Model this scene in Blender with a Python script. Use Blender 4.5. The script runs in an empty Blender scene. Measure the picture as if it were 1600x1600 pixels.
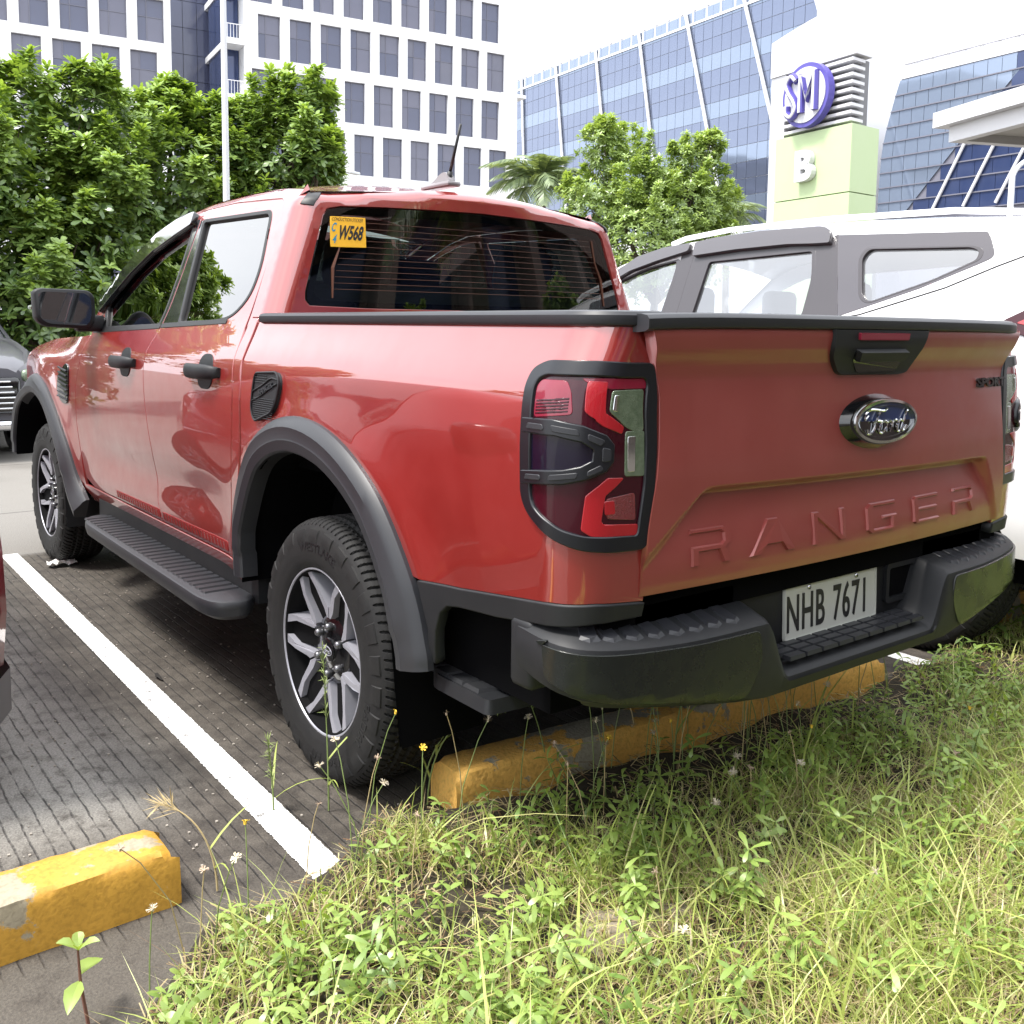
import bpy, math, random
import numpy as np
from mathutils import Vector, Matrix
from mathutils.geometry import delaunay_2d_cdt
random.seed(7); RNG = np.random.default_rng(7)
SC = bpy.context.scene
COL = SC.collection
# ---------------------------------------------------------------- camera
def look(yaw, pitch, roll):
    f = np.array([math.cos(pitch)*math.cos(yaw), math.cos(pitch)*math.sin(yaw), math.sin(pitch)])
    r = np.cross(f, [0, 0, 1]); r /= np.linalg.norm(r); u = np.cross(r, f)
    r2 = r*math.cos(roll) + u*math.sin(roll); u2 = -r*math.sin(roll) + u*math.cos(roll)
    return r2, u2, f
CAM_POS = (-2.4945, 2.1322, 1.3106)
_r, _u, _f = look(-0.65767, -0.10028, 0.01207)
cam_data = bpy.data.cameras.new('camera'); cam = bpy.data.objects.new('camera', cam_data); COL.objects.link(cam)
m = Matrix.Identity(4)
for i in range(3):
    m[i][0] = _r[i]; m[i][1] = _u[i]; m[i][2] = -_f[i]; m[i][3] = CAM_POS[i]
cam.matrix_world = m
cam_data.sensor_width = 36; cam_data.lens = 1534.02 / 1600 * 36
cam_data.shift_x = 0; cam_data.shift_y = -(800 - 665.8) / 1600
cam_data.clip_start = .05; cam_data.clip_end = 1500
SC.camera = cam
# ---------------------------------------------------------------- sky, sun, exposure (bright overcast midday)
SUN_DIR = Vector((0.14, 0.60, 1.25)).normalized()         # towards the sun
SUN_EL = math.asin(SUN_DIR.z); SUN_AZ = math.atan2(SUN_DIR.x, SUN_DIR.y)
world = bpy.data.worlds.new('World'); SC.world = world; world.use_nodes = True
wn = world.node_tree.nodes; wl = world.node_tree.links; wn.clear()
sky = wn.new('ShaderNodeTexSky'); sky.sky_type = 'NISHITA'; sky.sun_disc = False
sky.sun_elevation = SUN_EL; sky.sun_rotation = SUN_AZ; sky.dust_density = 3
wtc = wn.new('ShaderNodeTexCoord')
wnoise = wn.new('ShaderNodeTexNoise'); wnoise.inputs['Scale'].default_value = 2.2; wnoise.inputs['Detail'].default_value = 6
wl.new(wtc.outputs['Generated'], wnoise.inputs['Vector'])
wramp = wn.new('ShaderNodeValToRGB')
wramp.color_ramp.elements[0].position = .30; wramp.color_ramp.elements[0].color = (7.6, 8.0, 8.7, 1)
wramp.color_ramp.elements[1].position = .72; wramp.color_ramp.elements[1].color = (11.0, 11.1, 11.3, 1)
wl.new(wnoise.outputs['Fac'], wramp.inputs['Fac'])
wmix = wn.new('ShaderNodeMixRGB'); wmix.inputs['Fac'].default_value = .85
wl.new(sky.outputs['Color'], wmix.inputs['Color1']); wl.new(wramp.outputs['Color'], wmix.inputs['Color2'])
wbg = wn.new('ShaderNodeBackground'); wbg.inputs['Strength'].default_value = .11
wout = wn.new('ShaderNodeOutputWorld')
wl.new(wmix.outputs['Color'], wbg.inputs['Color']); wl.new(wbg.outputs['Background'], wout.inputs['Surface'])
sun_data = bpy.data.lights.new('sun', 'SUN'); sun_data.energy = 2.3; sun_data.angle = math.radians(12); sun_data.color = (1, .96, .9)
sun = bpy.data.objects.new('sun', sun_data); COL.objects.link(sun)
sun.rotation_euler = (-SUN_DIR).to_track_quat('-Z', 'Y').to_euler(); sun.location = (0, 0, 40)
SC.view_settings.view_transform = 'Standard'; SC.view_settings.look = 'None'
SC.view_settings.exposure = 1.45; SC.view_settings.gamma = 1; SC.view_settings.use_curve_mapping = False
SC.cycles.max_bounces = 8; SC.cycles.transparent_max_bounces = 12; SC.cycles.caustics_reflective = False; SC.cycles.caustics_refractive = False
# ---------------------------------------------------------------- materials
def N(nt, t, **kw):
    n = nt.nodes.new(t)
    for k, v in kw.items():
        if k.startswith('i_'): n.inputs[k[2:].replace('_', ' ')].default_value = v
        else: setattr(n, k, v)
    return n
def pmat(name, color, rough=.5, metal=0., coat=0., coat_rough=.03, coat_ior=1.5, spec=.5, noise=None, bump=None, trans=0., coords='Object', rnoise=None):
    """Principled material; noise=(scale, amount, second colour) mottles the colour, bump=(scale, strength) gives fine relief."""
    m = bpy.data.materials.new(name); m.use_nodes = True; nt = m.node_tree
    b = nt.nodes['Principled BSDF']
    b.inputs['Base Color'].default_value = (*color, 1); b.inputs['Roughness'].default_value = rough; b.inputs['Metallic'].default_value = metal
    b.inputs['Coat Weight'].default_value = coat; b.inputs['Coat Roughness'].default_value = coat_rough
    b.inputs['Specular IOR Level'].default_value = spec; b.inputs['Transmission Weight'].default_value = trans
    b.inputs['Coat IOR'].default_value = coat_ior
    tc = N(nt, 'ShaderNodeTexCoord')
    if noise:
        n = N(nt, 'ShaderNodeTexNoise', i_Scale=noise[0], i_Detail=7., i_Roughness=.62)
        nt.links.new(tc.outputs[coords], n.inputs['Vector'])
        r = N(nt, 'ShaderNodeValToRGB'); r.color_ramp.elements[0].position = .5 - noise[1]/2; r.color_ramp.elements[1].position = .5 + noise[1]/2
        r.color_ramp.elements[0].color = (*color, 1); r.color_ramp.elements[1].color = (*noise[2], 1)
        nt.links.new(n.outputs['Fac'], r.inputs['Fac']); nt.links.new(r.outputs['Color'], b.inputs['Base Color'])
    if rnoise:
        n = N(nt, 'ShaderNodeTexNoise', i_Scale=rnoise[0], i_Detail=5.)
        nt.links.new(tc.outputs[coords], n.inputs['Vector'])
        r = N(nt, 'ShaderNodeMapRange'); r.inputs['From Min'].default_value = .35; r.inputs['From Max'].default_value = .7
        r.inputs['To Min'].default_value = rnoise[1]; r.inputs['To Max'].default_value = rnoise[2]
        nt.links.new(n.outputs['Fac'], r.inputs['Value']); nt.links.new(r.outputs['Result'], b.inputs['Roughness'])
    if bump:
        n = N(nt, 'ShaderNodeTexNoise', i_Scale=bump[0], i_Detail=4.)
        nt.links.new(tc.outputs[coords], n.inputs['Vector'])
        bp = N(nt, 'ShaderNodeBump', i_Strength=bump[1], i_Distance=.01)
        nt.links.new(n.outputs['Fac'], bp.inputs['Height']); nt.links.new(bp.outputs['Normal'], b.inputs['Normal'])
    return m
def glass_mat(name, tint, ior=1.5, rough=.0, refl=1.0):
    """A thin pane: looks through with a tint, mirrors the surroundings by Fresnel."""
    m = bpy.data.materials.new(name); m.use_nodes = True; nt = m.node_tree; nt.nodes.clear()
    o = N(nt, 'ShaderNodeOutputMaterial'); tr = N(nt, 'ShaderNodeBsdfTransparent'); tr.inputs['Color'].default_value = (*tint, 1)
    gl = N(nt, 'ShaderNodeBsdfGlossy'); gl.inputs['Roughness'].default_value = rough; gl.inputs['Color'].default_value = (refl, refl, refl, 1)
    fr = N(nt, 'ShaderNodeFresnel'); ge = N(nt, 'ShaderNodeNewGeometry'); io = N(nt, 'ShaderNodeMapRange'); io.inputs['To Min'].default_value = ior; io.inputs['To Max'].default_value = 1/ior
    nt.links.new(ge.outputs['Backfacing'], io.inputs['Value']); nt.links.new(io.outputs['Result'], fr.inputs['IOR']); mx = N(nt, 'ShaderNodeMixShader')
    nt.links.new(fr.outputs['Fac'], mx.inputs['Fac']); nt.links.new(tr.outputs[0], mx.inputs[1]); nt.links.new(gl.outputs[0], mx.inputs[2])
    nt.links.new(mx.outputs[0], o.inputs['Surface'])
    return m
# ---------------------------------------------------------------- meshes
def link(o, parent=None):
    COL.objects.link(o)
    if parent is not None: o.parent = parent
    return o
def mesh_obj(name, V, F, mat=None, parent=None, smooth=True, normals=None, auto=None):
    me = bpy.data.meshes.new(name); me.from_pydata([tuple(map(float, v)) for v in V], [], [tuple(int(i) for i in f) for f in F]); me.update()
    if mat is not None: me.materials.append(mat)
    if smooth:
        me.polygons.foreach_set('use_smooth', [True] * len(me.polygons))
        if normals is not None: me.normals_split_custom_set_from_vertices([tuple(n) for n in normals])
        elif auto is not None: sharp(me, auto)
    return link(bpy.data.objects.new(name, me), parent)
def sharp(me, deg):
    """Marks edges sharper than deg, so smooth shading keeps real corners."""
    fn = np.empty(len(me.polygons) * 3); me.polygons.foreach_get('normal', fn); fn = fn.reshape(-1, 3)
    ed = {}
    for p in me.polygons:
        for k in p.edge_keys: ed.setdefault(k, []).append(p.index)
    c = math.cos(math.radians(deg)); a = me.attributes.get('sharp_edge') or me.attributes.new('sharp_edge', 'BOOLEAN', 'EDGE')
    vals = []
    for e in me.edges:
        f = ed.get(tuple(sorted(e.vertices)), [])
        vals.append(len(f) == 2 and float(fn[f[0]] @ fn[f[1]]) < c)
    a.data.foreach_set('value', vals)
def fast_mesh(name, V, F, mat, parent=None, smooth=False, uvcol=None):
    """Large meshes from arrays; F is (n,3) or (n,4)."""
    V = np.asarray(V, np.float32); F = np.asarray(F, np.int32); k = F.shape[1]
    me = bpy.data.meshes.new(name); me.vertices.add(len(V)); me.vertices.foreach_set('co', V.ravel())
    me.loops.add(F.size); me.loops.foreach_set('vertex_index', F.ravel())
    me.polygons.add(len(F)); me.polygons.foreach_set('loop_start', np.arange(0, F.size, k, dtype=np.int32)); me.polygons.foreach_set('loop_total', np.full(len(F), k, np.int32))
    if smooth: me.polygons.foreach_set('use_smooth', np.ones(len(F), bool))
    if uvcol is not None:
        a = me.attributes.new('tone', 'FLOAT', 'POINT'); a.data.foreach_set('value', np.asarray(uvcol, np.float32))
    me.update(calc_edges=True)
    if mat is not None: me.materials.append(mat)
    return link(bpy.data.objects.new(name, me), parent)
def tag(o, label=None, cat=None, group=None, kind=None):
    if label: o['label'] = label
    if cat: o['category'] = cat
    if group: o['group'] = group
    if kind: o['kind'] = kind
    return o
def thing(name, label, cat, loc=(0, 0, 0), rz=0., group=None):
    o = bpy.data.objects.new(name, None); COL.objects.link(o); o.location = loc; o.rotation_euler = (0, 0, rz); o.empty_display_size = .2
    return tag(o, label, cat, group)
def copy_tree(o, parent=None):
    c = o.copy(); COL.objects.link(c); c.parent = parent
    for ch in o.children: copy_tree(ch, c)
    return c
class MB:
    def __init__(s): s.V = []; s.F = []; s.n = 0
    def add(s, V, F):
        V = np.asarray(V, float); s.V.append(V); s.F += [tuple(int(i) + s.n for i in f) for f in F]; s.n += len(V); return s
    def box(s, c, d, R=None, taper=1.):
        q = np.array([[x, y, z] for z in (-.5, .5) for y in (-.5, .5) for x in (-.5, .5)]) * np.array(d)
        q[4:, :2] *= taper
        if R is not None: q = q @ np.asarray(R).T
        return s.add(q + np.array(c), [(0, 2, 3, 1), (4, 5, 7, 6), (0, 1, 5, 4), (2, 6, 7, 3), (0, 4, 6, 2), (1, 3, 7, 5)])
    def rbox(s, c, d, r, R=None, seg=2):
        """Box with rounded edges (a small-sphere sweep over the corners)."""
        d = np.array(d) / 2 - r; k = seg * 2 + 2
        V = []; F = []
        us = np.concatenate([np.linspace(-90, 0, seg + 1), np.linspace(0, 90, seg + 1)])
        vs = np.concatenate([np.linspace(q * 90, q * 90 + 90, seg + 1) for q in range(4)])
        for u in us:
            for v in vs:
                a, b = math.radians(u), math.radians(v)
                n = np.array([math.cos(a)*math.cos(b), math.cos(a)*math.sin(b), math.sin(a)])
                q = int(((v + 1e-6 if True else 0) // 90) % 4)
                V.append(n * r)
        V = np.array(V); nu, nv = len(us), len(vs)
        for i in range(nu):
            for j in range(nv):
                q = j // (seg + 1)
                sx = 1 if q in (0, 3) else -1; sy = 1 if q in (0, 1) else -1; sz = -1 if i <= seg else 1
                V[i*nv + j] += np.array([sx, sy, sz]) * d
        for i in range(nu - 1):
            for j in range(nv): F.append((i*nv + j, i*nv + (j+1) % nv, (i+1)*nv + (j+1) % nv, (i+1)*nv + j))
        F.append(tuple(range(nv))[::-1]); F.append(tuple((nu-1)*nv + j for j in range(nv)))
        if R is not None: V = V @ np.asarray(R).T
        return s.add(V + np.array(c), F)
    def tube(s, path, r, n=8, caps=True):
        P = np.asarray(path, float); r = np.broadcast_to(np.asarray(r, float), (len(P),)); V = []; F = []
        T = np.gradient(P, axis=0); T /= np.linalg.norm(T, axis=1)[:, None] + 1e-12
        ref = np.array([0, 0, 1.]) if abs(T[0][2]) < .9 else np.array([1., 0, 0])
        u = np.cross(T[0], ref); u /= np.linalg.norm(u)
        for i in range(len(P)):
            u = u - T[i] * (u @ T[i]); u /= np.linalg.norm(u) + 1e-12; w = np.cross(T[i], u)
            for j in range(n):
                a = 2*math.pi*j/n; V.append(P[i] + r[i]*(math.cos(a)*u + math.sin(a)*w))
        for i in range(len(P) - 1):
            for j in range(n): F.append((i*n+j, i*n+(j+1) % n, (i+1)*n+(j+1) % n, (i+1)*n+j))
        if caps: F.append(tuple(range(n))[::-1]); F.append(tuple((len(P)-1)*n + j for j in range(n)))
        return s.add(V, F)
    def grid(s, P, closed_u=False, closed_v=False, flip=False):
        P = np.asarray(P, float); a, b = P.shape[:2]; F = []
        for i in range(a if closed_u else a - 1):
            for j in range(b if closed_v else b - 1):
                q = (i*b+j, ((i+1) % a)*b+j, ((i+1) % a)*b+(j+1) % b, i*b+(j+1) % b); F.append(q[::-1] if flip else q)
        return s.add(P.reshape(-1, 3), F)
    def prism(s, pts, fn, d0, d1, inset=0.):
        """2-D outline; fn(u, v, d) -> xyz with d the depth; front at d1 (inset shrinks the front outline: a bevel)."""
        p = np.asarray(pts, float); area = np.sum(p[:, 0]*np.roll(p[:, 1], -1) - np.roll(p[:, 0], -1)*p[:, 1])
        if area < 0: p = p[::-1]
        q = inset_poly(p, inset) if inset else p
        n = len(p)
        V = [fn(u, v, d0) for u, v in p] + [fn(u, v, d1) for u, v in q]
        tri = tess(q)
        F = [tuple(n + i for i in t) for t in tri] + [tuple(t[::-1]) for t in tess(p)] + [(i, (i+1) % n, n + (i+1) % n, n + i) for i in range(n)]
        return s.add(V, F)
    def build(s, name, mat, parent=None, smooth=False, auto=35, loc=None):
        V = np.concatenate(s.V) if s.V else np.zeros((0, 3))
        o = mesh_obj(name, V, s.F, mat, parent, smooth, auto=auto if smooth else None)
        if loc is not None: o.location = loc
        return o
def tess(p):
    from mathutils.geometry import tessellate_polygon
    t = tessellate_polygon([[Vector((a, b, 0)) for a, b in p]])
    out = []
    for a, b, c in t:
        ar = (p[b][0]-p[a][0])*(p[c][1]-p[a][1]) - (p[c][0]-p[a][0])*(p[b][1]-p[a][1])
        out.append((a, b, c) if ar > 0 else (a, c, b))
    return out
def inset_poly(p, d):
    p = np.asarray(p, float); e1 = p - np.roll(p, 1, 0); e2 = np.roll(p, -1, 0) - p
    n1 = np.stack([-e1[:, 1], e1[:, 0]], 1); n2 = np.stack([-e2[:, 1], e2[:, 0]], 1)
    n1 /= np.linalg.norm(n1, axis=1)[:, None] + 1e-12; n2 /= np.linalg.norm(n2, axis=1)[:, None] + 1e-12
    k = 1 + np.sum(n1*n2, 1); b = (n1 + n2) / np.maximum(k, .35)[:, None]
    return p + b * d
def rpoly(pts, r, n=5):
    """Polygon with rounded corners; r is one radius or one per corner."""
    p = np.asarray(pts, float); out = []; L = len(p); r = np.broadcast_to(np.asarray(r, float), (L,))
    for i in range(L):
        a, b, c = p[i-1], p[i], p[(i+1) % L]
        d1, d2 = a - b, c - b; l1, l2 = np.linalg.norm(d1), np.linalg.norm(d2); k = min(r[i], l1*.48, l2*.48)
        if k < 1e-5: out.append(b); continue
        s, e = b + d1/l1*k, b + d2/l2*k
        for t in np.linspace(0, 1, n): out.append((1-t)**2*s + 2*t*(1-t)*b + t*t*e)
    return np.array(out)
def spline(pts, n=8, closed=False):
    p = np.asarray(pts, float); L = len(p); out = []
    for i in range(L if closed else L - 1):
        p0 = p[i-1] if (closed or i > 0) else 2*p[0]-p[1]; p1 = p[i]; p2 = p[(i+1) % L]; p3 = p[(i+2) % L] if (closed or i < L-2) else 2*p[-1]-p[-2]
        for t in np.linspace(0, 1, n, endpoint=False):
            out.append(.5*((2*p1) + (-p0+p2)*t + (2*p0-5*p1+4*p2-p3)*t*t + (-p0+3*p1-3*p2+p3)*t**3))
    if not closed: out.append(p[-1])
    return np.array(out)
def resample(p, h):
    out = []
    for i in range(len(p)):
        a, b = p[i], p[(i+1) % len(p)]; k = max(1, int(math.ceil(np.linalg.norm(b-a)/h)))
        for j in range(k): out.append(a + (b-a)*j/k)
    out = np.array(out); keep = np.linalg.norm(out - np.roll(out, 1, 0), axis=1) > 1e-4
    return out[keep]
def inside(q, loop):
    x, y = q[:, 0], q[:, 1]; a = np.asarray(loop); b = np.roll(a, -1, 0); c = np.zeros(len(q), bool)
    for (x1, y1), (x2, y2) in zip(a, b):
        if y1 == y2: continue
        c ^= ((y1 > y) != (y2 > y)) & (x < (x2-x1)*(y-y1)/(y2-y1) + x1)
    return c
def edge_dist(q, loop):
    a = np.asarray(loop); b = np.roll(a, -1, 0); d = np.full(len(q), 9e9)
    for p, r in zip(a, b):
        e = r - p; t = np.clip(((q - p) @ e) / (e @ e + 1e-12), 0, 1); d = np.minimum(d, np.linalg.norm(q - p - t[:, None]*e, axis=1))
    return d
def surf_normal(S, u, v, e=.002):
    n = np.cross(S(u + e, v) - S(u - e, v), S(u, v + e) - S(u, v - e)); return n / (np.linalg.norm(n, axis=-1)[..., None] + 1e-12)
def offs(S, d, sg):
    return lambda u, v: S(u, v) + sg * d * surf_normal(S, np.asarray(u, float), np.asarray(v, float))
def panel(name, outline, S, mat, parent, holes=(), h=.03, rim=.012, sg=1, mirror=False, lip=.0015):
    """A sheet-metal panel: the outline (in the surface's own u,v) filled, laid on S, its edges turned in by rim."""
    loops = [resample(np.asarray(l, float), h * .7) for l in (outline, *holes)]
    lo, hi = loops[0].min(0), loops[0].max(0)
    gx = np.arange(lo[0], hi[0], h); gy = np.arange(lo[1], hi[1], h * .866)
    g = np.array([(x + (h/2 if j % 2 else 0), y) for j, y in enumerate(gy) for x in gx])
    ok = inside(g, loops[0])
    for l in loops[1:]: ok &= ~inside(g, l)
    g = g[ok]
    for l in loops: g = g[edge_dist(g, l) > h * .45]
    verts = []; edges = []
    for l in loops:
        s = len(verts); verts += [Vector(p) for p in l]; edges += [(s + i, s + (i+1) % len(l)) for i in range(len(l))]
    verts += [Vector(p) for p in g]
    r = delaunay_2d_cdt(verts, edges, [], 0, 1e-7)
    q = np.array([tuple(v) for v in r[0]]); T = np.array([f for f in r[2] if len(f) == 3])
    c = q[T].mean(1); ok = inside(c, loops[0])
    for l in loops[1:]: ok &= ~inside(c, l)
    T = T[ok]
    P = S(q[:, 0], q[:, 1]); nn = surf_normal(S, q[:, 0], q[:, 1]) * sg
    fn = np.cross(P[T[:, 1]] - P[T[:, 0]], P[T[:, 2]] - P[T[:, 0]]); bad = np.einsum('ij,ij->i', fn, nn[T].mean(1)) < 0
    T[bad] = T[bad][:, ::-1]
    V = list(P); NN = list(nn); F = [tuple(t) for t in T]
    if rim:
        cnt = {}
        for t in T:
            for a, b in ((t[0], t[1]), (t[1], t[2]), (t[2], t[0])): cnt[(a, b)] = 1
        be = [(a, b) for a, b in cnt if (b, a) not in cnt and not (mirror and abs(P[a][1]) < 1e-3 and abs(P[b][1]) < 1e-3)]
        top = {}; bot = {}; out = {}
        for a, b in be:
            o = np.cross(P[b] - P[a], (nn[a] + nn[b])); o /= np.linalg.norm(o) + 1e-12
            out[a] = out.get(a, 0) + o; out[b] = out.get(b, 0) + o
        for i, o in out.items():
            o = o / (np.linalg.norm(o) + 1e-12)
            top[i] = len(V); V.append(P[i] + o*lip - nn[i]*lip); NN.append((o + nn[i]*.5) / np.linalg.norm(o + nn[i]*.5))
            bot[i] = len(V); V.append(P[i] + o*lip - nn[i]*rim); NN.append(o)
        for a, b in be: F += [(b, a, top[a], top[b]), (top[b], top[a], bot[a], bot[b])]
    V = np.array(V); NN = np.array(NN)
    o = mesh_obj(name, V, F, mat, parent, True, NN)
    if mirror:
        M = np.array([1, -1, 1]); return o, mesh_obj(name, V * M, [f[::-1] for f in F], mat, parent, True, NN * M)
    return o
def text_mesh(s, size=1., extrude=0., bold=0., sx=1., align='CENTER', spacing=1.):
    cu = bpy.data.curves.new('t', 'FONT'); cu.body = s; cu.size = size; cu.extrude = extrude; cu.offset = bold; cu.align_x = align; cu.align_y = 'CENTER'; cu.space_character = spacing; cu.resolution_u = 4
    ob = bpy.data.objects.new('t', cu); COL.objects.link(ob); dg = bpy.context.evaluated_depsgraph_get(); dg.update()
    me = bpy.data.meshes.new_from_object(ob.evaluated_get(dg)); V = np.array([v.co[:] for v in me.vertices]); F = [tuple(p.vertices) for p in me.polygons]
    bpy.data.objects.remove(ob); bpy.data.curves.remove(cu); bpy.data.meshes.remove(me)
    V[:, 0] *= sx
    return V, F
# ---------------------------------------------------------------- body surface maps (metres; x forward, y left, z up)
def smooth_interp(x, xs, ys):
    xs = np.asarray(xs, float); ys = np.asarray(ys, float); x = np.clip(np.asarray(x, float), xs[0], xs[-1])
    h = np.diff(xs); d = np.diff(ys) / h
    m = np.empty_like(ys); m[0] = d[0]; m[-1] = d[-1]
    for i in range(1, len(xs) - 1):
        m[i] = 0 if d[i-1] * d[i] <= 0 else (h[i-1] + h[i]) * 3 / ((2*h[i] + h[i-1]) / d[i-1] + (h[i] + 2*h[i-1]) / d[i])
    k = np.clip(np.searchsorted(xs, x, side='right') - 1, 0, len(xs) - 2)
    t = (x - xs[k]) / h[k]
    return ((2*t**3 - 3*t**2 + 1) * ys[k] + (t**3 - 2*t**2 + t) * h[k] * m[k] + (-2*t**3 + 3*t**2) * ys[k+1] + (t**3 - t**2) * h[k] * m[k+1])
def sstep(a, b, x):
    t = np.clip((np.asarray(x, float) - a) / (b - a), 0, 1); return t*t*(3 - 2*t)
ZP = [.38, .44, .50, .56, .66, .80, .95, 1.06, 1.14, 1.185, 1.225, 1.28, 1.34, 1.40, 1.62, 1.80, 1.95]
YP = [.790, .840, .868, .880, .888, .897, .903, .904, .900, .893, .877, .851, .826, .805, .728, .664, .60]
WHEELS = ((0.0, .40), (3.27, .40))
def zedge(x):                      # upper edge of the cab side, from the rear header to the foot of the windscreen pillar
    return smooth_interp(x, [.40, .55, .80, 1.10, 1.40, 1.65, 1.85, 2.05, 2.33, 2.52, 2.70], [1.742, 1.765, 1.790, 1.800, 1.798, 1.779, 1.738, 1.683, 1.505, 1.345, 1.22])
def ybody(x, z):
    x = np.asarray(x, float); z = np.asarray(z, float)
    y = smooth_interp(z, ZP, YP)
    y = y - .016 * np.exp(-((z - .70) / .085)**2) * sstep(.55, .95, x) * (1 - sstep(2.0, 2.45, x))
    for wx, wz in WHEELS:
        r = np.hypot(x - wx, (z - wz))
        y = y + .016 * np.exp(-((r - .60) / .10)**2) * sstep(1.22, 1.02, z)
    fr = sstep(2.9, 4.15, x)
    y = y - .09 * fr * fr
    y = y - .10 * sstep(1.10, 1.24, z) * sstep(2.5, 3.2, x)
    top = np.clip(1 - (zedge(np.maximum(x, .40)) - z) / .06, 0, 1.2)
    y = y - .055 * top**2 * (z > 1.3)
    return y
def tail_x(y, z):                  # outer face of the tailgate
    y = np.asarray(y, float); z = np.asarray(z, float)
    prof = smooth_interp(z, [.74, .79, .90, 1.00, 1.14, 1.205, 1.235, 1.275, 1.305, 1.33], [-1.108, -1.122, -1.130, -1.130, -1.121, -1.116, -1.122, -1.140, -1.146, -1.138])
    return prof - .030 * (1 - (y / .74)**2)
BC, BR = -1.000, .105              # rear corner of the bed: start and radius
def bed_map(t, z):                 # t = x on the side, then runs on round the corner on to the rear face
    t = np.asarray(t, float); z = np.asarray(z, float)
    y0 = ybody(np.maximum(t, BC), z)
    a = np.clip((BC - t) / BR, 0, np.pi / 2)
    ex = np.clip(BC - BR * np.pi / 2 - t, 0, 5)
    lean = (smooth_interp(z, [.70, .79, 1.0, 1.2, 1.33], [.012, 0, -.004, .0, -.006]))
    x = np.where(t >= BC, t, BC - BR * np.sin(a)) + lean * (a / (np.pi / 2)) - ex * .09
    y = y0 - BR * (1 - np.cos(a)) - ex
    return np.stack([x, y, z], -1)
CC, CR, CW = .545, .075, .66       # rear corner of the cab
def cab_map(t, z):
    t = np.asarray(t, float); z = np.asarray(z, float)
    y0 = ybody(np.maximum(t, CC), z)
    a = np.clip((CC - t) / CR, 0, np.pi / 2)
    q = np.clip((CC - CR * np.pi / 2 - t) / CW, 0, 1.2)
    lean = .10 * (z - 1.45) * sstep(.85, .52, t)
    ztop = 1.752 + .046 * (1 - (1 - q)**2)
    x = np.where(t >= CC, t, CC - CR * np.sin(a)) - .045 * (1 - (1 - q)**2) + lean * (z > 1.2) + .05 * np.clip((z - ztop + .035) / .035, 0, 1.2)**2 * (t < CC)
    y = (y0 - CR * (1 - np.cos(a))) * (1 - q)
    return np.stack([x, y, z], -1)
CMID = CC - CR * np.pi / 2 - CW
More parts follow.
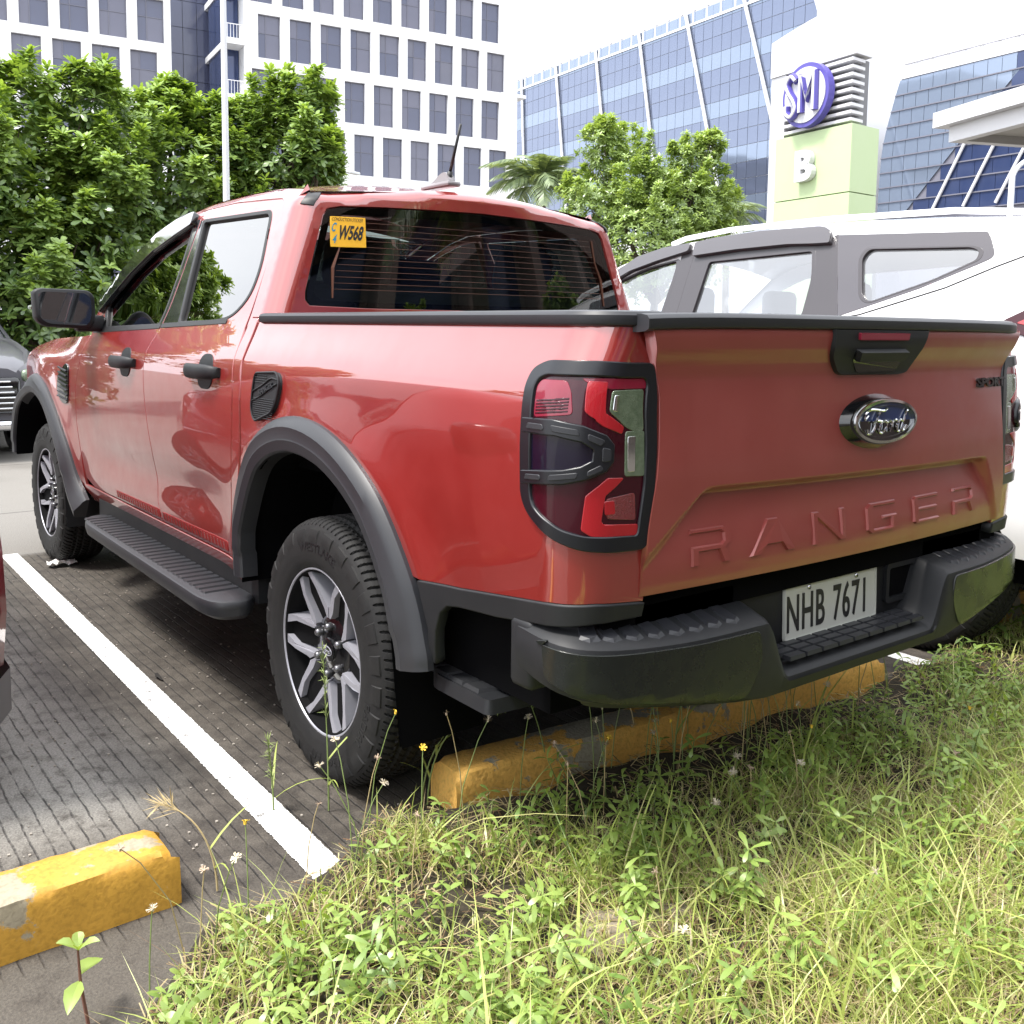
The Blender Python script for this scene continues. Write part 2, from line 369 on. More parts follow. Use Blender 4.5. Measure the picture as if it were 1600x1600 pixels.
# ================================================================ ground
def ground_material():
    m = bpy.data.materials.new('grooved_concrete'); m.use_nodes = True; nt = m.node_tree; L = nt.links.new
    b = nt.nodes['Principled BSDF']; tc = N(nt, 'ShaderNodeTexCoord'); sp = N(nt, 'ShaderNodeSeparateXYZ'); L(tc.outputs['Object'], sp.inputs[0])
    def math_(op, a, c=None, d=None):
        n = N(nt, 'ShaderNodeMath', operation=op)
        for i, v in enumerate((a, c, d)):
            if v is None: continue
            if isinstance(v, (int, float)): n.inputs[i].default_value = v
            else: L(v, n.inputs[i])
        return n.outputs[0]
    def noise(scale, det=6, rough=.6, vec=None):
        n = N(nt, 'ShaderNodeTexNoise', i_Scale=scale, i_Detail=det, i_Roughness=rough); L(vec or tc.outputs['Object'], n.inputs['Vector']); return n.outputs['Fac']
    def ss(v, a, c):
        n = N(nt, 'ShaderNodeMapRange', interpolation_type='SMOOTHSTEP'); L(v, n.inputs['Value']); n.inputs['From Min'].default_value = a; n.inputs['From Max'].default_value = c; return n.outputs['Result']
    stretch = N(nt, 'ShaderNodeMapping'); stretch.inputs['Scale'].default_value = (1.2, 7, 1); L(tc.outputs['Object'], stretch.inputs['Vector'])
    w1 = noise(9., 5); w2 = noise(1.6, 3, vec=stretch.outputs[0]); w3 = noise(45., 3)
    y = math_('ADD', sp.outputs['Y'], math_('ADD', math_('MULTIPLY', w1, .008), math_('ADD', math_('MULTIPLY', w2, .022), math_('MULTIPLY', w3, .007))))
    fr = math_('FRACT', math_('MULTIPLY', y, 25.))
    d = math_('ABSOLUTE', math_('SUBTRACT', fr, .5))
    line = math_('SUBTRACT', 1., ss(d, .015, .095))
    brk = ss(noise(11., 6, .7), .34, .60); line = math_('MULTIPLY', line, math_('MULTIPLY', brk, math_('MULTIPLY', ss(sp.outputs['X'], 3.55, 3.40), ss(sp.outputs['X'], -.46, -.38))))
    big = noise(.9, 7, .65); fine = noise(160., 4, .7); mid = noise(14., 7, .7)
    mix1 = N(nt, 'ShaderNodeMixRGB'); mix1.inputs[1].default_value = (.028, .0225, .018, 1); mix1.inputs[2].default_value = (.090, .078, .065, 1); L(ss(math_('ADD', math_('MULTIPLY', mid, .6), math_('MULTIPLY', noise(2.1, 5, .6), .5)), .38, .72), mix1.inputs[0])
    dry = math_('MULTIPLY', ss(math_('ADD', sp.outputs['Y'], math_('MULTIPLY', big, .7)), 1.50, 1.85), ss(sp.outputs['X'], -.15, .3))
    dry = math_('MULTIPLY', dry, ss(mid, .25, .55))
    aisle = ss(math_('ADD', sp.outputs['X'], math_('MULTIPLY', big, .25)), 3.56, 3.66)
    mix2 = N(nt, 'ShaderNodeMixRGB'); mix2.inputs[2].default_value = (.24, .23, .21, 1); L(dry, mix2.inputs[0]); L(mix1.outputs[0], mix2.inputs[1])
    mix3 = N(nt, 'ShaderNodeMixRGB'); mix3.inputs[2].default_value = (.17, .16, .148, 1); L(math_('MULTIPLY', aisle, ss(big, .1, .5)), mix3.inputs[0]); L(mix2.outputs[0], mix3.inputs[1])
    kerb = math_('MULTIPLY', ss(sp.outputs['X'], -.36, -.42), ss(sp.outputs['Y'], 1.2, 1.35))
    mix3b = N(nt, 'ShaderNodeMixRGB'); mix3b.inputs[2].default_value = (.075, .066, .055, 1); L(math_('MULTIPLY', kerb, ss(mid, .2, .6)), mix3b.inputs[0]); L(mix3.outputs[0], mix3b.inputs[1])
    sepk = N(nt, 'ShaderNodeMixRGB', blend_type='MULTIPLY'); sepk.inputs[0].default_value = .55; L(mix3b.outputs[0], sepk.inputs[1])
    cr = N(nt, 'ShaderNodeValToRGB'); cr.color_ramp.elements[0].position = .3; cr.color_ramp.elements[0].color = (.25, .25, .25, 1); cr.color_ramp.elements[1].position = .7; cr.color_ramp.elements[1].color = (1.9, 1.9, 1.85, 1); L(fine, cr.inputs[0]); L(cr.outputs[0], sepk.inputs[2])
    mix4 = N(nt, 'ShaderNodeMixRGB'); mix4.inputs[2].default_value = (.010, .009, .009, 1); L(math_('MULTIPLY', line, .85), mix4.inputs[0]); L(sepk.outputs[0], mix4.inputs[1])
    # joint across the stalls' end and slab joints of the aisle
    j = math_('SUBTRACT', 1., ss(math_('ABSOLUTE', math_('SUBTRACT', math_('FRACT', math_('MULTIPLY', math_('SUBTRACT', sp.outputs['X'], 3.62), .4)), .5)), .002, .006))
    j2 = math_('MULTIPLY', j, aisle)
    mix5 = N(nt, 'ShaderNodeMixRGB'); mix5.inputs[2].default_value = (.03, .028, .025, 1); L(math_('MULTIPLY', j2, .8), mix5.inputs[0]); L(mix4.outputs[0], mix5.inputs[1])
    L(mix5.outputs[0], b.inputs['Base Color'])
    rr = N(nt, 'ShaderNodeMapRange'); L(big, rr.inputs['Value']); rr.inputs['From Min'].default_value = .3; rr.inputs['From Max'].default_value = .7; rr.inputs['To Min'].default_value = .62; rr.inputs['To Max'].default_value = .9; L(rr.outputs[0], b.inputs['Roughness'])
    h = math_('ADD', math_('MULTIPLY', line, -1.), math_('ADD', math_('MULTIPLY', fine, .5), math_('MULTIPLY', mid, .5)))
    bp = N(nt, 'ShaderNodeBump', i_Strength=.7, i_Distance=.006); L(h, bp.inputs['Height']); L(bp.outputs['Normal'], b.inputs['Normal'])
    return m
g = MB(); g.grid([[(-500, -500, 0), (-500, 500, 0)], [(500, -500, 0), (500, 500, 0)]], flip=True)
tag(g.build('ground', ground_material()), kind='structure')
def worn_paint(name, col, under, scale, lo, hi, rough=.6, bumpk=.25, top=0.):
    m = bpy.data.materials.new(name); m.use_nodes = True; nt = m.node_tree; L = nt.links.new; b = nt.nodes['Principled BSDF']; tc = N(nt, 'ShaderNodeTexCoord')
    n1 = N(nt, 'ShaderNodeTexNoise', i_Scale=scale, i_Detail=9., i_Roughness=.68); L(tc.outputs['Object'], n1.inputs['Vector'])
    n2 = N(nt, 'ShaderNodeTexNoise', i_Scale=90., i_Detail=5.); L(tc.outputs['Object'], n2.inputs['Vector'])
    r = N(nt, 'ShaderNodeMapRange', interpolation_type='SMOOTHSTEP'); r.inputs['From Min'].default_value = lo; r.inputs['From Max'].default_value = hi; ge = N(nt, 'ShaderNodeNewGeometry'); sz = N(nt, 'ShaderNodeSeparateXYZ'); L(ge.outputs['Normal'], sz.inputs[0]); tp_ = N(nt, 'ShaderNodeMath', operation='MULTIPLY_ADD'); L(sz.outputs['Z'], tp_.inputs[0]); tp_.inputs[1].default_value = top; L(n1.outputs['Fac'], tp_.inputs[2]); L(tp_.outputs[0], r.inputs['Value'])
    a = N(nt, 'ShaderNodeMixRGB'); a.inputs[1].default_value = (*col, 1); a.inputs[2].default_value = (*under, 1); L(r.outputs[0], a.inputs[0])
    c = N(nt, 'ShaderNodeMixRGB', blend_type='MULTIPLY'); c.inputs[0].default_value = .35; L(a.outputs[0], c.inputs[1])
    k = N(nt, 'ShaderNodeValToRGB'); k.color_ramp.elements[0].position = .30; k.color_ramp.elements[0].color = (.35, .32, .30, 1); k.color_ramp.elements[1].position = .55; k.color_ramp.elements[1].color = (1, 1, 1, 1); L(n2.outputs['Fac'], k.inputs[0]); L(k.outputs[0], c.inputs[2])
    L(c.outputs[0], b.inputs['Base Color']); b.inputs['Roughness'].default_value = rough
    s = N(nt, 'ShaderNodeMath', operation='SUBTRACT'); L(n2.outputs['Fac'], s.inputs[0]); L(r.outputs[0], s.inputs[1])
    bp = N(nt, 'ShaderNodeBump', i_Strength=bumpk, i_Distance=.006); L(s.outputs[0], bp.inputs['Height']); L(bp.outputs['Normal'], b.inputs['Normal'])
    return m
M_LINE = worn_paint('white_road_paint', (.78, .78, .76), (.10, .095, .09), 22., .575, .68, .65)
def ground_line(name, a, c, w, z=.004):
    a, c = np.array(a), np.array(c); t = (c - a)/np.linalg.norm(c - a); n = np.array([-t[1], t[0]]); K = 700; r = np.random.default_rng(3)
    rows = []
    for i in range(K + 1):
        p = a + (c - a)*i/K; j1, j2 = r.normal(0, .0011, 2) 
        rows.append([(*(p + n*(w/2 + j1)), z), (*(p - n*(w/2 + j2)), z)])
    b = MB(); b.grid(rows, flip=False); o = b.build(name, M_LINE)
    if o.data.polygons[0].normal.z < 0: o.data.flip_normals()
    return tag(o, kind='structure')
ground_line('parking_line', (-.56, 1.102), (3.53, 1.050), .088)
ground_line('parking_line', (-.64, -1.482), (3.53, -1.55), .085)
ground_line('parking_line', (-.60, -4.10), (3.53, -4.15), .085)
# soil of the verge, a little mounded and ragged at its edge
def soil_h(x, y):
    return .030*np.sin(x*3.1 + 1.2*np.sin(y*2.3))*np.cos(y*2.9 + .7) + .022*np.sin(7.3*x + 2.1*y) * np.sin(5.1*y - 2*x)
def verge_edge(y):                                          # x of the verge's edge along the stalls
    y = np.asarray(y, float)
    base = np.interp(y, [-12, -2.6, -1.9, -1.2, -.6, 0, .45, .70, .95, 1.10, 1.25, 1.40, 1.52, 1.66, 1.78, 2.0, 4], [-.36, -.36, -.43, -.54, -.50, -.48, -.42, -.36, -.36, -.46, -.46, -.50, -.62, -.80, -1.05, -1.3, -2.2])
    return base + .03*np.sin(9.*y) + .018*np.sin(23*y + 1)
ys_ = np.concatenate([np.linspace(-14, -3.05, 60), np.linspace(-3, 4, 180)]); us = np.concatenate([[0, .012, .03, .06], np.linspace(.1, 2.2, 50), [2.8, 3.6, 5, 7]])
Yg, Ug = np.meshgrid(ys_, us, indexing='ij'); Xg = verge_edge(Yg) - Ug
Zg = .004 + np.clip(Ug*.5, 0, .03)*1.0 + np.clip(Ug*1.2, 0, 1)*(soil_h(Xg, Yg) + .035)*.30
Zg[:, 0] = .004
b = MB(); b.grid(np.stack([Xg, Yg, Zg], -1)); o = b.build('verge_soil', pmat('dark_soil', (.012, .009, .006), rough=.95, noise=(26., .5, (.045, .036, .020)), bump=(70., .6)), smooth=True)
if o.data.polygons[0].normal.z < 0: o.data.flip_normals()
tag(o, kind='structure')
# ---------------------------------------------------------------- wheel stops
M_STOPY = worn_paint('yellow_kerb_paint', (.55, .30, .045), (.36, .31, .22), 5., .60, .63, .5, .22, .09)
M_STOPO = worn_paint('peeling_orange_kerb_paint', (.76, .44, .105), (.34, .32, .25), 3.4, .60, .63, .7, .5, .07)
def wheel_stop(label, a, c, mat, w=.16, h=.135, seed=1, cut=.05, flat=None):
    a, c = np.array(a), np.array(c); L_ = np.linalg.norm(c - a); K = 60; r = np.random.default_rng(seed); rows = []
    sec = [(-.5, 0), (-.5, .30), (-.495, .62), (-.47, .80), (-.43, .93), (-.38, .98), (-.2, 1.0), (.1, 1.0), (.36, .98), (.42, .93), (.46, .80), (.48, .5), (.5, 0)]
    for i in range(K + 1):
        x = L_*i/K; e = min(i, K - i); row = []
        for u, v in sec:
            sh = cut*.35*(v > .85)*(1 - min(e, 2)/2)
            row.append((x + (sh if i < K/2 else -sh), u*w*(1 - .05*(e == 0)) + r.normal(0, .0016), v*h - (.012 if e == 0 and v > .9 else 0) + (r.normal(0, .0012) if v > 0 else 0)))
        rows.append(row)
    b = MB(); b.grid(rows); n = len(sec); b.F.append(tuple(range(n))); b.F.append(tuple(K*n + i for i in range(n))[::-1])
    o = b.build('wheel_stop', mat, smooth=True, auto=32); o.location = (a[0], a[1], 0); o.rotation_euler = (0, 0, math.atan2(c[1]-a[1], c[0]-a[0]))
    return tag(o, label, 'wheel stop', 'concrete wheel stops at the heads of the stalls')
wheel_stop('bright yellow concrete wheel stop in the empty foreground stall left of the white line', (-.295, 1.425), (-.300, 3.25), M_STOPY, h=.13, seed=2)
wheel_stop('peeling orange and grey concrete wheel stop under the red pickup tail', (-.352, .700), (-.497, -1.105), M_STOPO, w=.15, h=.122, seed=3)
wheel_stop('worn orange concrete wheel stop half hidden in grass under the white SUV', (-.40, -1.88), (-.34, -3.65), M_STOPO, seed=4)
# ================================================================ buildings
M_WALL = pmat('white_facade_panel', (.80, .80, .80), rough=.6)
M_BGLASS = pmat('grey_blue_window_glass', (.066, .074, .125), rough=.12, spec=.6, noise=(.25, .8, (.09, .10, .16)))
M_BGLASS2 = pmat('lighter_window_glass', (.10, .105, .155), rough=.08, spec=.6, noise=(.4, .8, (.13, .13, .18)))
M_BGLASS3 = pmat('window_glass_with_blind', (.15, .15, .19), rough=.3, spec=.5, noise=(.3, .8, (.11, .115, .16)))
M_BFRAME = pmat('window_frame_grey', (.16, .16, .20), rough=.5)
M_GLASSB = pmat('blue_curtain_glass', (.13, .16, .245), rough=.05, metal=.55, spec=.8, noise=(.06, .9, (.19, .22, .30)))
M_GLASSL = pmat('pale_curtain_glass', (.22, .27, .36), rough=.06, metal=.5, spec=.8)
M_GLASSN = pmat('navy_curtain_glass', (.020, .035, .10), rough=.08, metal=.2, spec=.7, noise=(.3, .8, (.035, .055, .14)))
M_FIN = pmat('aluminium_fin', (.72, .72, .74), rough=.4, metal=.2)
class Facade:
    """A vertical wall plane: s along it, z up, out towards the viewer."""
    def __init__(s, p, d):
        s.p = np.array([p[0], p[1], 0.]); dd = np.array([*d, 0.]); s.d = dd/np.linalg.norm(dd); s.n = np.array([-s.d[1], s.d[0], 0.])
        if s.n @ (np.array([-2.5, 2.1, 0]) - s.p) < 0: s.n = -s.n
    def __call__(s, a, z, o=0.): return s.p + s.d*a + s.n*o + np.array([0, 0, z])
    def S(s, o=0.): return lambda u, v: s.p + np.asarray(u)[..., None]*s.d + s.n*o + np.stack([np.zeros_like(np.asarray(v, float))]*2 + [np.asarray(v, float)], -1)
    def sg(s): return 1 if np.cross(s.d, [0, 0, 1.]) @ s.n > 0 else -1
    def box(s, mb, a0, a1, z0, z1, o0, o1):
        V = [s(a, z, o) for z in (z0, z1) for o in (o0, o1) for a in (a0, a1)]
        return mb.add(V, [(0, 2, 3, 1), (4, 5, 7, 6), (0, 1, 5, 4), (2, 6, 7, 3), (0, 4, 6, 2), (1, 3, 7, 5)])
_panes = {}
def pane_obj(name, f, a0, a1, z0, z1, o, mat, parent, jit=0., thick=.04):
    """A glass panel; panels of one size share their mesh."""
    k = (name, round(a1 - a0, 3), round(z1 - z0, 3), mat.name)
    if k not in _panes:
        b = MB(); b.box((0, 0, 0), (a1 - a0, thick, z1 - z0)); o_ = b.build(name, mat); _panes[k] = o_.data; bpy.data.objects.remove(o_)
    ob = bpy.data.objects.new(name, _panes[k]); link(ob, parent); p = f((a0 + a1)/2, (z0 + z1)/2, o)
    ob.location = p; ob.rotation_euler = (random.uniform(-jit, jit), 0, math.atan2(f.d[1], f.d[0]) + random.uniform(-jit, jit)); return ob
def grid_building(label, p, d, s0, s1, z1, rows, w, h, pitch, name='office_building', zlow=11.0, extra=()):
    f = Facade(p, d); root = thing(name, label, 'office building'); wins = []
    for zt, off in rows:
        k = math.ceil((s0 + .3 - off)/pitch)
        while off + k*pitch + w < s1 - .25:
            wins.append((off + k*pitch, zt)); k += 1
    holes = [np.array([(a, zt - h), (a + w, zt - h), (a + w, zt), (a, zt)]) for a, zt in wins]
    panel('facade_wall', np.array([(s0, 0), (s1, 0), (s1, z1), (s0, z1)], float), f.S(0), M_WALL, root, holes=holes, h=2.2, rim=.30, sg=f.sg(), lip=0)
    b = MB(); f.box(b, s0 + .02, s1 - .02, .05, z1 - .02, -22., -.36); b.build('building_core', M_WALL, root)
    for a, zt in wins:
        if zt < zlow: 
            pass
        wb = MB(); F_ = (.05, .05)
        for a0, a1, z0_, z1_ in ((a, a + .06, zt - h, zt), (a + w - .06, a + w, zt - h, zt), (a + .06, a + w - .06, zt - .06, zt), (a + .06, a + w - .06, zt - h, zt - h + .06), (a + w*.36 - .02, a + w*.36 + .02, zt - h + .06, zt - .06), (a + .06, a + w - .06, zt - h*.42 - .02, zt - h*.42 + .02)): f.box(wb, a0, a1, z0_, z1_, -.30, -.20)
        wo_ = wb.build('window', M_BFRAME, root)
        for a0, a1 in ((a + .06, a + w*.36 - .02), (a + w*.36 + .02, a + w - .06)):
            for z0_, z1_ in ((zt - h + .06, zt - h*.42 - .02), (zt - h*.42 + .02, zt - .06)): pane_obj('pane', f, a0, a1, z0_, z1_, -.26, random.choices((M_BGLASS, M_BGLASS2, M_BGLASS3), (6, 3, 1))[0], wo_, .006)
    return f, root
CP = (72.128, -30.152); CD = (-.141, -.99)
fC, office = grid_building('white gridded office block with square windows behind the lamp post', CP, CD, -1.1, 23.2, 33.0, [(29.40, -.58), (25.25, 0), (21.10, -.51), (16.95, .29), (12.80, -.25), (8.65, .1), (4.5, 0)], 1.75, 3.28, 2.515)
for z in (21.75, 13.75):
    b = MB(); fC.box(b, 21.6, 24.1, z, z + .28, -6, .02); b.build('edge_ledge', M_WALL, office)
# glazed stair bay with balcony at the left edge, and the recessed glass wall
for z in (10.5, 14.7, 18.9, 23.1, 27.3):
    b = MB(); fC.box(b, -2.5, -1.1, z - .45, z, -8, .25); b.build('balcony_slab', M_WALL, office)
for z in (10.5, 14.7, 18.9, 23.1):
    b = MB()
    for a in np.linspace(-2.4, -1.2, 6): b.tube([fC(a, z, .18), fC(a, z + 1.0, .18)], .025, 5)
    b.tube([fC(-2.45, z + 1.02, .18), fC(-1.15, z + 1.02, .18)], .035, 5); b.build('balcony_railing', M_FIN, office)
b = MB(); fC.box(b, -2.4, -1.12, .05, 33, -6, -1.6); b.build('stair_glass', M_GLASSN, office)
for k in range(11):
    for z in np.arange(10.6, 33, 2.1):
        pane_obj('glass_panel', fC, -13.2 + k*1.12, -13.2 + k*1.12 + 1.08, z, z + 2.06, -7.0, M_BGLASS, office, .004)
b = MB(); fC.box(b, -14.5, -1.2, .05, 33, -16, -7.2); b.build('recess_wall', M_BFRAME, office)
fL, block = grid_building('white gridded office block above the left tree crowns', (67.805, -11.789), CD, -14., 9.75, 27.0, [(26.0, -.6), (22.97, .49), (19.50, 0), (16.1, .4), (12.7, 0), (9.3, .4), (5.9, 0)], 1.72, 2.82, 2.367, zlow=8)
# glass office block beyond the sign pylon
fG = Facade((76.274, -82.615), (.994, -.11)); glass_block = thing('glass_office_building', 'long blue glass office block with slanting fins behind the sign pylon', 'office building')
cells = [(s, z) for s in np.arange(-19.0, 46, 1.45) for z in np.arange(12.0, 35.0, 1.74)]
cells.sort(key=lambda c: c[0] - .0*c[1]); mats = (M_GLASSB, M_GLASSL)
near = [c for c in cells if c[1] > 15][:300]; rest = [c for c in cells if c not in set(near)]
for s, z in near: pane_obj('glass_panel', fG, s, s + 1.40, z, z + 1.69, 0, M_GLASSL if int(round((z - 12)/1.74)) % 3 == 1 else M_GLASSB, glass_block, .006, .06)
for mi, mt in enumerate((M_GLASSB, M_GLASSL)):
    b = MB()
    for s, z in rest:
        if (int(round((z - 12)/1.74)) % 3 == 1) == bool(mi): fG.box(b, s, s + 1.40, z, z + 1.69, -.03, .03)
    tag(b.build('curtain_panels', mt, glass_block), kind='stuff')
b = MB(); fG.box(b, -18.6, 46, 0, 35.1, -25, -.06); b.build('building_core', M_FIN, glass_block)
b = MB(); fG.box(b, -19, 46, 36.5, 36.8, -.4, .1); fG.box(b, -19, 46, 34.9, 35.15, -.3, .15)
for s in np.arange(-19, 46, 2.2): fG.box(b, s, s + .22, 35.15, 36.5, -.25, .05)
b.build('roof_screen', M_FIN, glass_block)
for s, sl in ((43.2, .02), (34.5, .07), (25.9, .16), (16.9, .19), (8.2, .22), (-.1, .31), (-8.9, .35), (-17.6, .38)):
    b = MB(); b.tube([fG(s, 36.9, .25), fG(s - sl*24, 12.9, .25)], .20, 6); b.build('slanting_fin', M_FIN, glass_block)
dark_block = thing('dark_office_block', 'dark office block mirrored in the blue glass facade', 'office building'); b = MB(); b.box((136, -28, 16), (20, 26, 32)); b.build('wall', pmat('dark_block_cladding', (.045, .045, .06), rough=.5), dark_block)
for k in range(8):
    b = MB(); b.box((125.9, -28, 3 + k*4), (.3, 26.2, 1.0)); b.build('floor_band', M_BFRAME, dark_block); b = MB(); b.box((136, -41.1, 3 + k*4), (20.2, .3, 1.0)); b.build('floor_band', M_BFRAME, dark_block)
# right-hand glass building with raked end
fR = Facade((49.384, -82.433), (.994, -.11)); raked = thing('raked_glass_building', 'glass building with raked end and dark lower wedge at the right edge', 'office building')
def rake(z): return float(np.interp(z, [12, 15.3, 16.8, 18.5, 20, 21.5, 22.9, 24.3], [1.85, 1.80, 1.75, 1.62, 1.25, .85, .45, -.02]))
def wedge(z): return float(np.interp(z, [12.0, 13.14, 17.36, 23.1], [-1.0, -2.03, -6.02, -11.8]))
for r_ in range(9):
    z = 12.0 + r_*1.37; z1_ = z + 1.27; w0, w1 = wedge(z), wedge(z1_); e0, e1 = rake(z), rake(z1_); s = e0; k = 0
    while s > -24:
        def cl(v, lo): return max(v, lo)
        dark_cell = s - .65 < (w0 + w1)/2
        mt = M_GLASSN if dark_cell else M_GLASSL; wd = 1.65 if dark_cell else 1.30
        a0 = s - wd; q = [(a0 + .04, z), (s, z), (s + (e1 - e0 if k == 0 else 0), z1_), (a0 + .04, z1_)]
        if not dark_cell and a0 < w0 - .2: q[0] = (w0 + .02, z); q[3] = (min(w1 + .02, s - .1), z1_)
        b = MB(); b.prism(q, lambda u, v, d: tuple(fR(u, v, d)), -.05, .02); b.build('dark_glass_panel' if dark_cell else 'glass_panel', mt, raked); s -= wd; k += 1
    b = MB(); fR.box(b, -24, rake(z), z - .10, z, -.2, .12); b.build('floor_band', M_BFRAME, raked)
b = MB(); fR.box(b, -24, -.1, 0, 24.1, -25, -.10); fR.box(b, -24, 1.7, 0, 16.5, -25, -.101); b.build('building_core', M_BFRAME, raked)
b = MB()
for s in np.arange(-24, 0, 1.6): fR.box(b, s, s + .3, 24.4, 25.6, -.3, -.1); 
fR.box(b, -24, -.05, 24.3, 24.5, -.5, .1); fR.box(b, -24, -.3, 25.6, 25.75, -.4, .05); b.build('roof_screen', M_FIN, raked)
for s0, s1 in ((-4.6, -8.2), (-7.6, -11.2), (-10.6, -14.2), (-13.4, -17)):
    b = MB(); b.tube([fR(s1, 19.8, .2), fR(s0 + .4, 12.2, .2)], .14, 6); b.build('slanting_fin', M_FIN, raked)
# low brown building behind the camera, seen mirrored in the tailgate
fB = Facade((-15.5, 8.0), (.10, -1.)); rearb = thing('brown_arcade_building', 'brown arcaded building mirrored in the tailgate paint', 'building'); M_BRN = pmat('brown_render', (.22, .165, .145), rough=.8, noise=(.6, .7, (.27, .21, .19)))
b = MB(); fB.box(b, -8, 44, 3.4, 4.2, -1.5, .3); fB.box(b, -8, 44, 7.4, 9.5, -1.5, .3); fB.box(b, -8, 44, 0, 9.4, -12, -1.6); b.build('wall', M_BRN, rearb)
for k in range(13):
    b = MB(); fB.box(b, -8 + k*4.3, -7.3 + k*4.3, 0, 7.4, -1.4, .1); b.build('column', M_BRN, rearb)
    b = MB(); fB.box(b, -7.0 + k*4.3, -4.0 + k*4.3, 4.5, 7.1, -1.59, -1.5); b.build('window', M_GLASSN, rearb)
# ---------------------------------------------------------------- sign pylon
M_GREEN = pmat('pale_green_cladding', (.43, .545, .285), rough=.5, noise=(.8, .9, (.47, .57, .34)))
M_PUR = pmat('violet_sign_paint', (.085, .07, .33), rough=.4)
M_SIGNW = pmat('white_sign_face', (.62, .62, .64), rough=.45)
fP = Facade((14.324, -23.020), (.985, -.16)); fPs = Facade((14.324, -23.020), (.02, -1.)); pylon = thing('sign_pylon', 'white and pale green sign pylon with round violet emblem and big letter', 'sign pylon')
def hexa(b, a0, a1, z0, z1, dep, o=0.):
    q = [fP(a, 0, o) for a in (a0, a1)]; back = fPs.d*dep
    V = [p + np.array([0, 0, z]) + k for z in (z0, z1) for k in (0, back) for p in q]
    return b.add(V, [(0, 2, 3, 1), (4, 5, 7, 6), (0, 1, 5, 4), (2, 6, 7, 3), (0, 4, 6, 2), (1, 3, 7, 5)])
b = MB(); hexa(b, 0, 3.05, 5.31, 7.22, 1.40, .06); pb = b.build('upper_box', M_GREEN, pylon)
b = MB(); hexa(b, 0, 3.05, .0, 5.28, 1.40, .06); b.build('lower_box', M_GREEN, pylon)
b = MB(); hexa(b, 2.84, 3.46, 0, 9.15, 1.2, -.05); b.build('side_column', M_SIGNW, pylon)
b = MB(); arch = [(.02, 9.16), (3.46, 9.16), (3.46, 10.22)] + [(3.46 - 3.44*t, 10.22 + .42*math.sin(t*math.pi*.55)) for t in np.linspace(.05, 1, 10)]
b.prism(arch, lambda u, v, d: tuple(fP(u, v, 0) + fPs.d*d), 0, .85); b.build('arched_head', M_SIGNW, pylon)
b = MB(); hexa(b, .35, 2.82, 7.24, 9.15, .7, -.35); b.build('louvre_core', pmat('louvre_shadow_grey', (.18, .18, .19), rough=.8), pylon)
for k in range(9):
    z = 7.32 + k*.21; b = MB(); hexa(b, .12, 2.80, z, z + .085, .62, .0); b.build('louvre', M_SIGNW, pylon)
dc = (1.60, 8.26)
def on_p(u, v, d): return tuple(fP(u, v, d))
b = MB(); b.prism([(dc[0] + .93*math.cos(t), dc[1] + .93*math.sin(t)) for t in np.linspace(0, 2*math.pi, 48, endpoint=False)], on_p, .10, .34); disc = b.build('emblem_disc', M_PUR, pylon)
b = MB(); b.prism([(dc[0] + .81*math.cos(t), dc[1] + .80*math.sin(t)) for t in np.linspace(0, 2*math.pi, 48, endpoint=False)], on_p, .34, .37); b.build('emblem_face', M_SIGNW, disc)
S_ = spline([(1.86, 8.70), (2.06, 8.86), (2.24, 8.66), (2.12, 8.38), (1.92, 8.12), (1.84, 7.88), (2.02, 7.68), (2.22, 7.80), (2.24, 8.02)], 6); S_[:, 0] = S_[:, 0]
Ms = [(1.66, 7.74), (1.66, 8.82), (1.40, 8.10), (1.12, 8.82), (1.12, 7.74)]
for wd, dpt, mt, nm in ((.115, .42, M_PUR, 'emblem_letter_shade'), (.055, .50, M_SIGNW, 'emblem_letter')):
    for pth in (S_, np.array(Ms)):
        b = MB(); b.tube([fP(a, z, dpt) for a, z in pth], wd, 8); b.build(nm, mt, disc, smooth=True)
V, F = text_mesh('B', 1.18, .10, .055, 1.05); b = MB(); b.add([fP(1.67 - p[0], 6.18 + p[1], .18 + p[2]) for p in V], F); b.build('big_letter', M_SIGNW, pylon)
# ---------------------------------------------------------------- canopy at the right
can = thing('concrete_canopy', 'white concrete canopy jutting in at the upper right edge', 'canopy')
cd = np.array([-.922, .386, 0]); cn = np.array([-.386, -.922, 0]); c0 = np.array([5.25, -11.37, 0.])
def cbox(b, u0, u1, v0, v1, z0, z1):
    V = [c0 + cd*u + cn*v + np.array([0, 0, z]) for z in (z0, z1) for v in (v0, v1) for u in (u0, u1)]
    return b.add(V, [(0, 2, 3, 1), (4, 5, 7, 6), (0, 1, 5, 4), (2, 6, 7, 3), (0, 4, 6, 2), (1, 3, 7, 5)])
b = MB(); cbox(b, 0, 9, 0, 6, 4.21, 4.42); b.build('roof_slab', M_SIGNW, can)
b = MB(); cbox(b, .18, 9, .14, .30, 3.99, 4.207); cbox(b, .18, .34, .302, 5.8, 3.99, 4.207); b.build('fascia_beam', M_SIGNW, can)
b = MB(); cbox(b, .342, 9, .302, 5.8, 4.10, 4.205); b.build('soffit', pmat('soffit_plaster', (.45, .44, .42), rough=.8), can)
for u in (3.2, 7.2):
    b = MB(); cbox(b, u, u + .3, 2.6, 2.9, 0, 4.10); b.build('post', M_SIGNW, can)
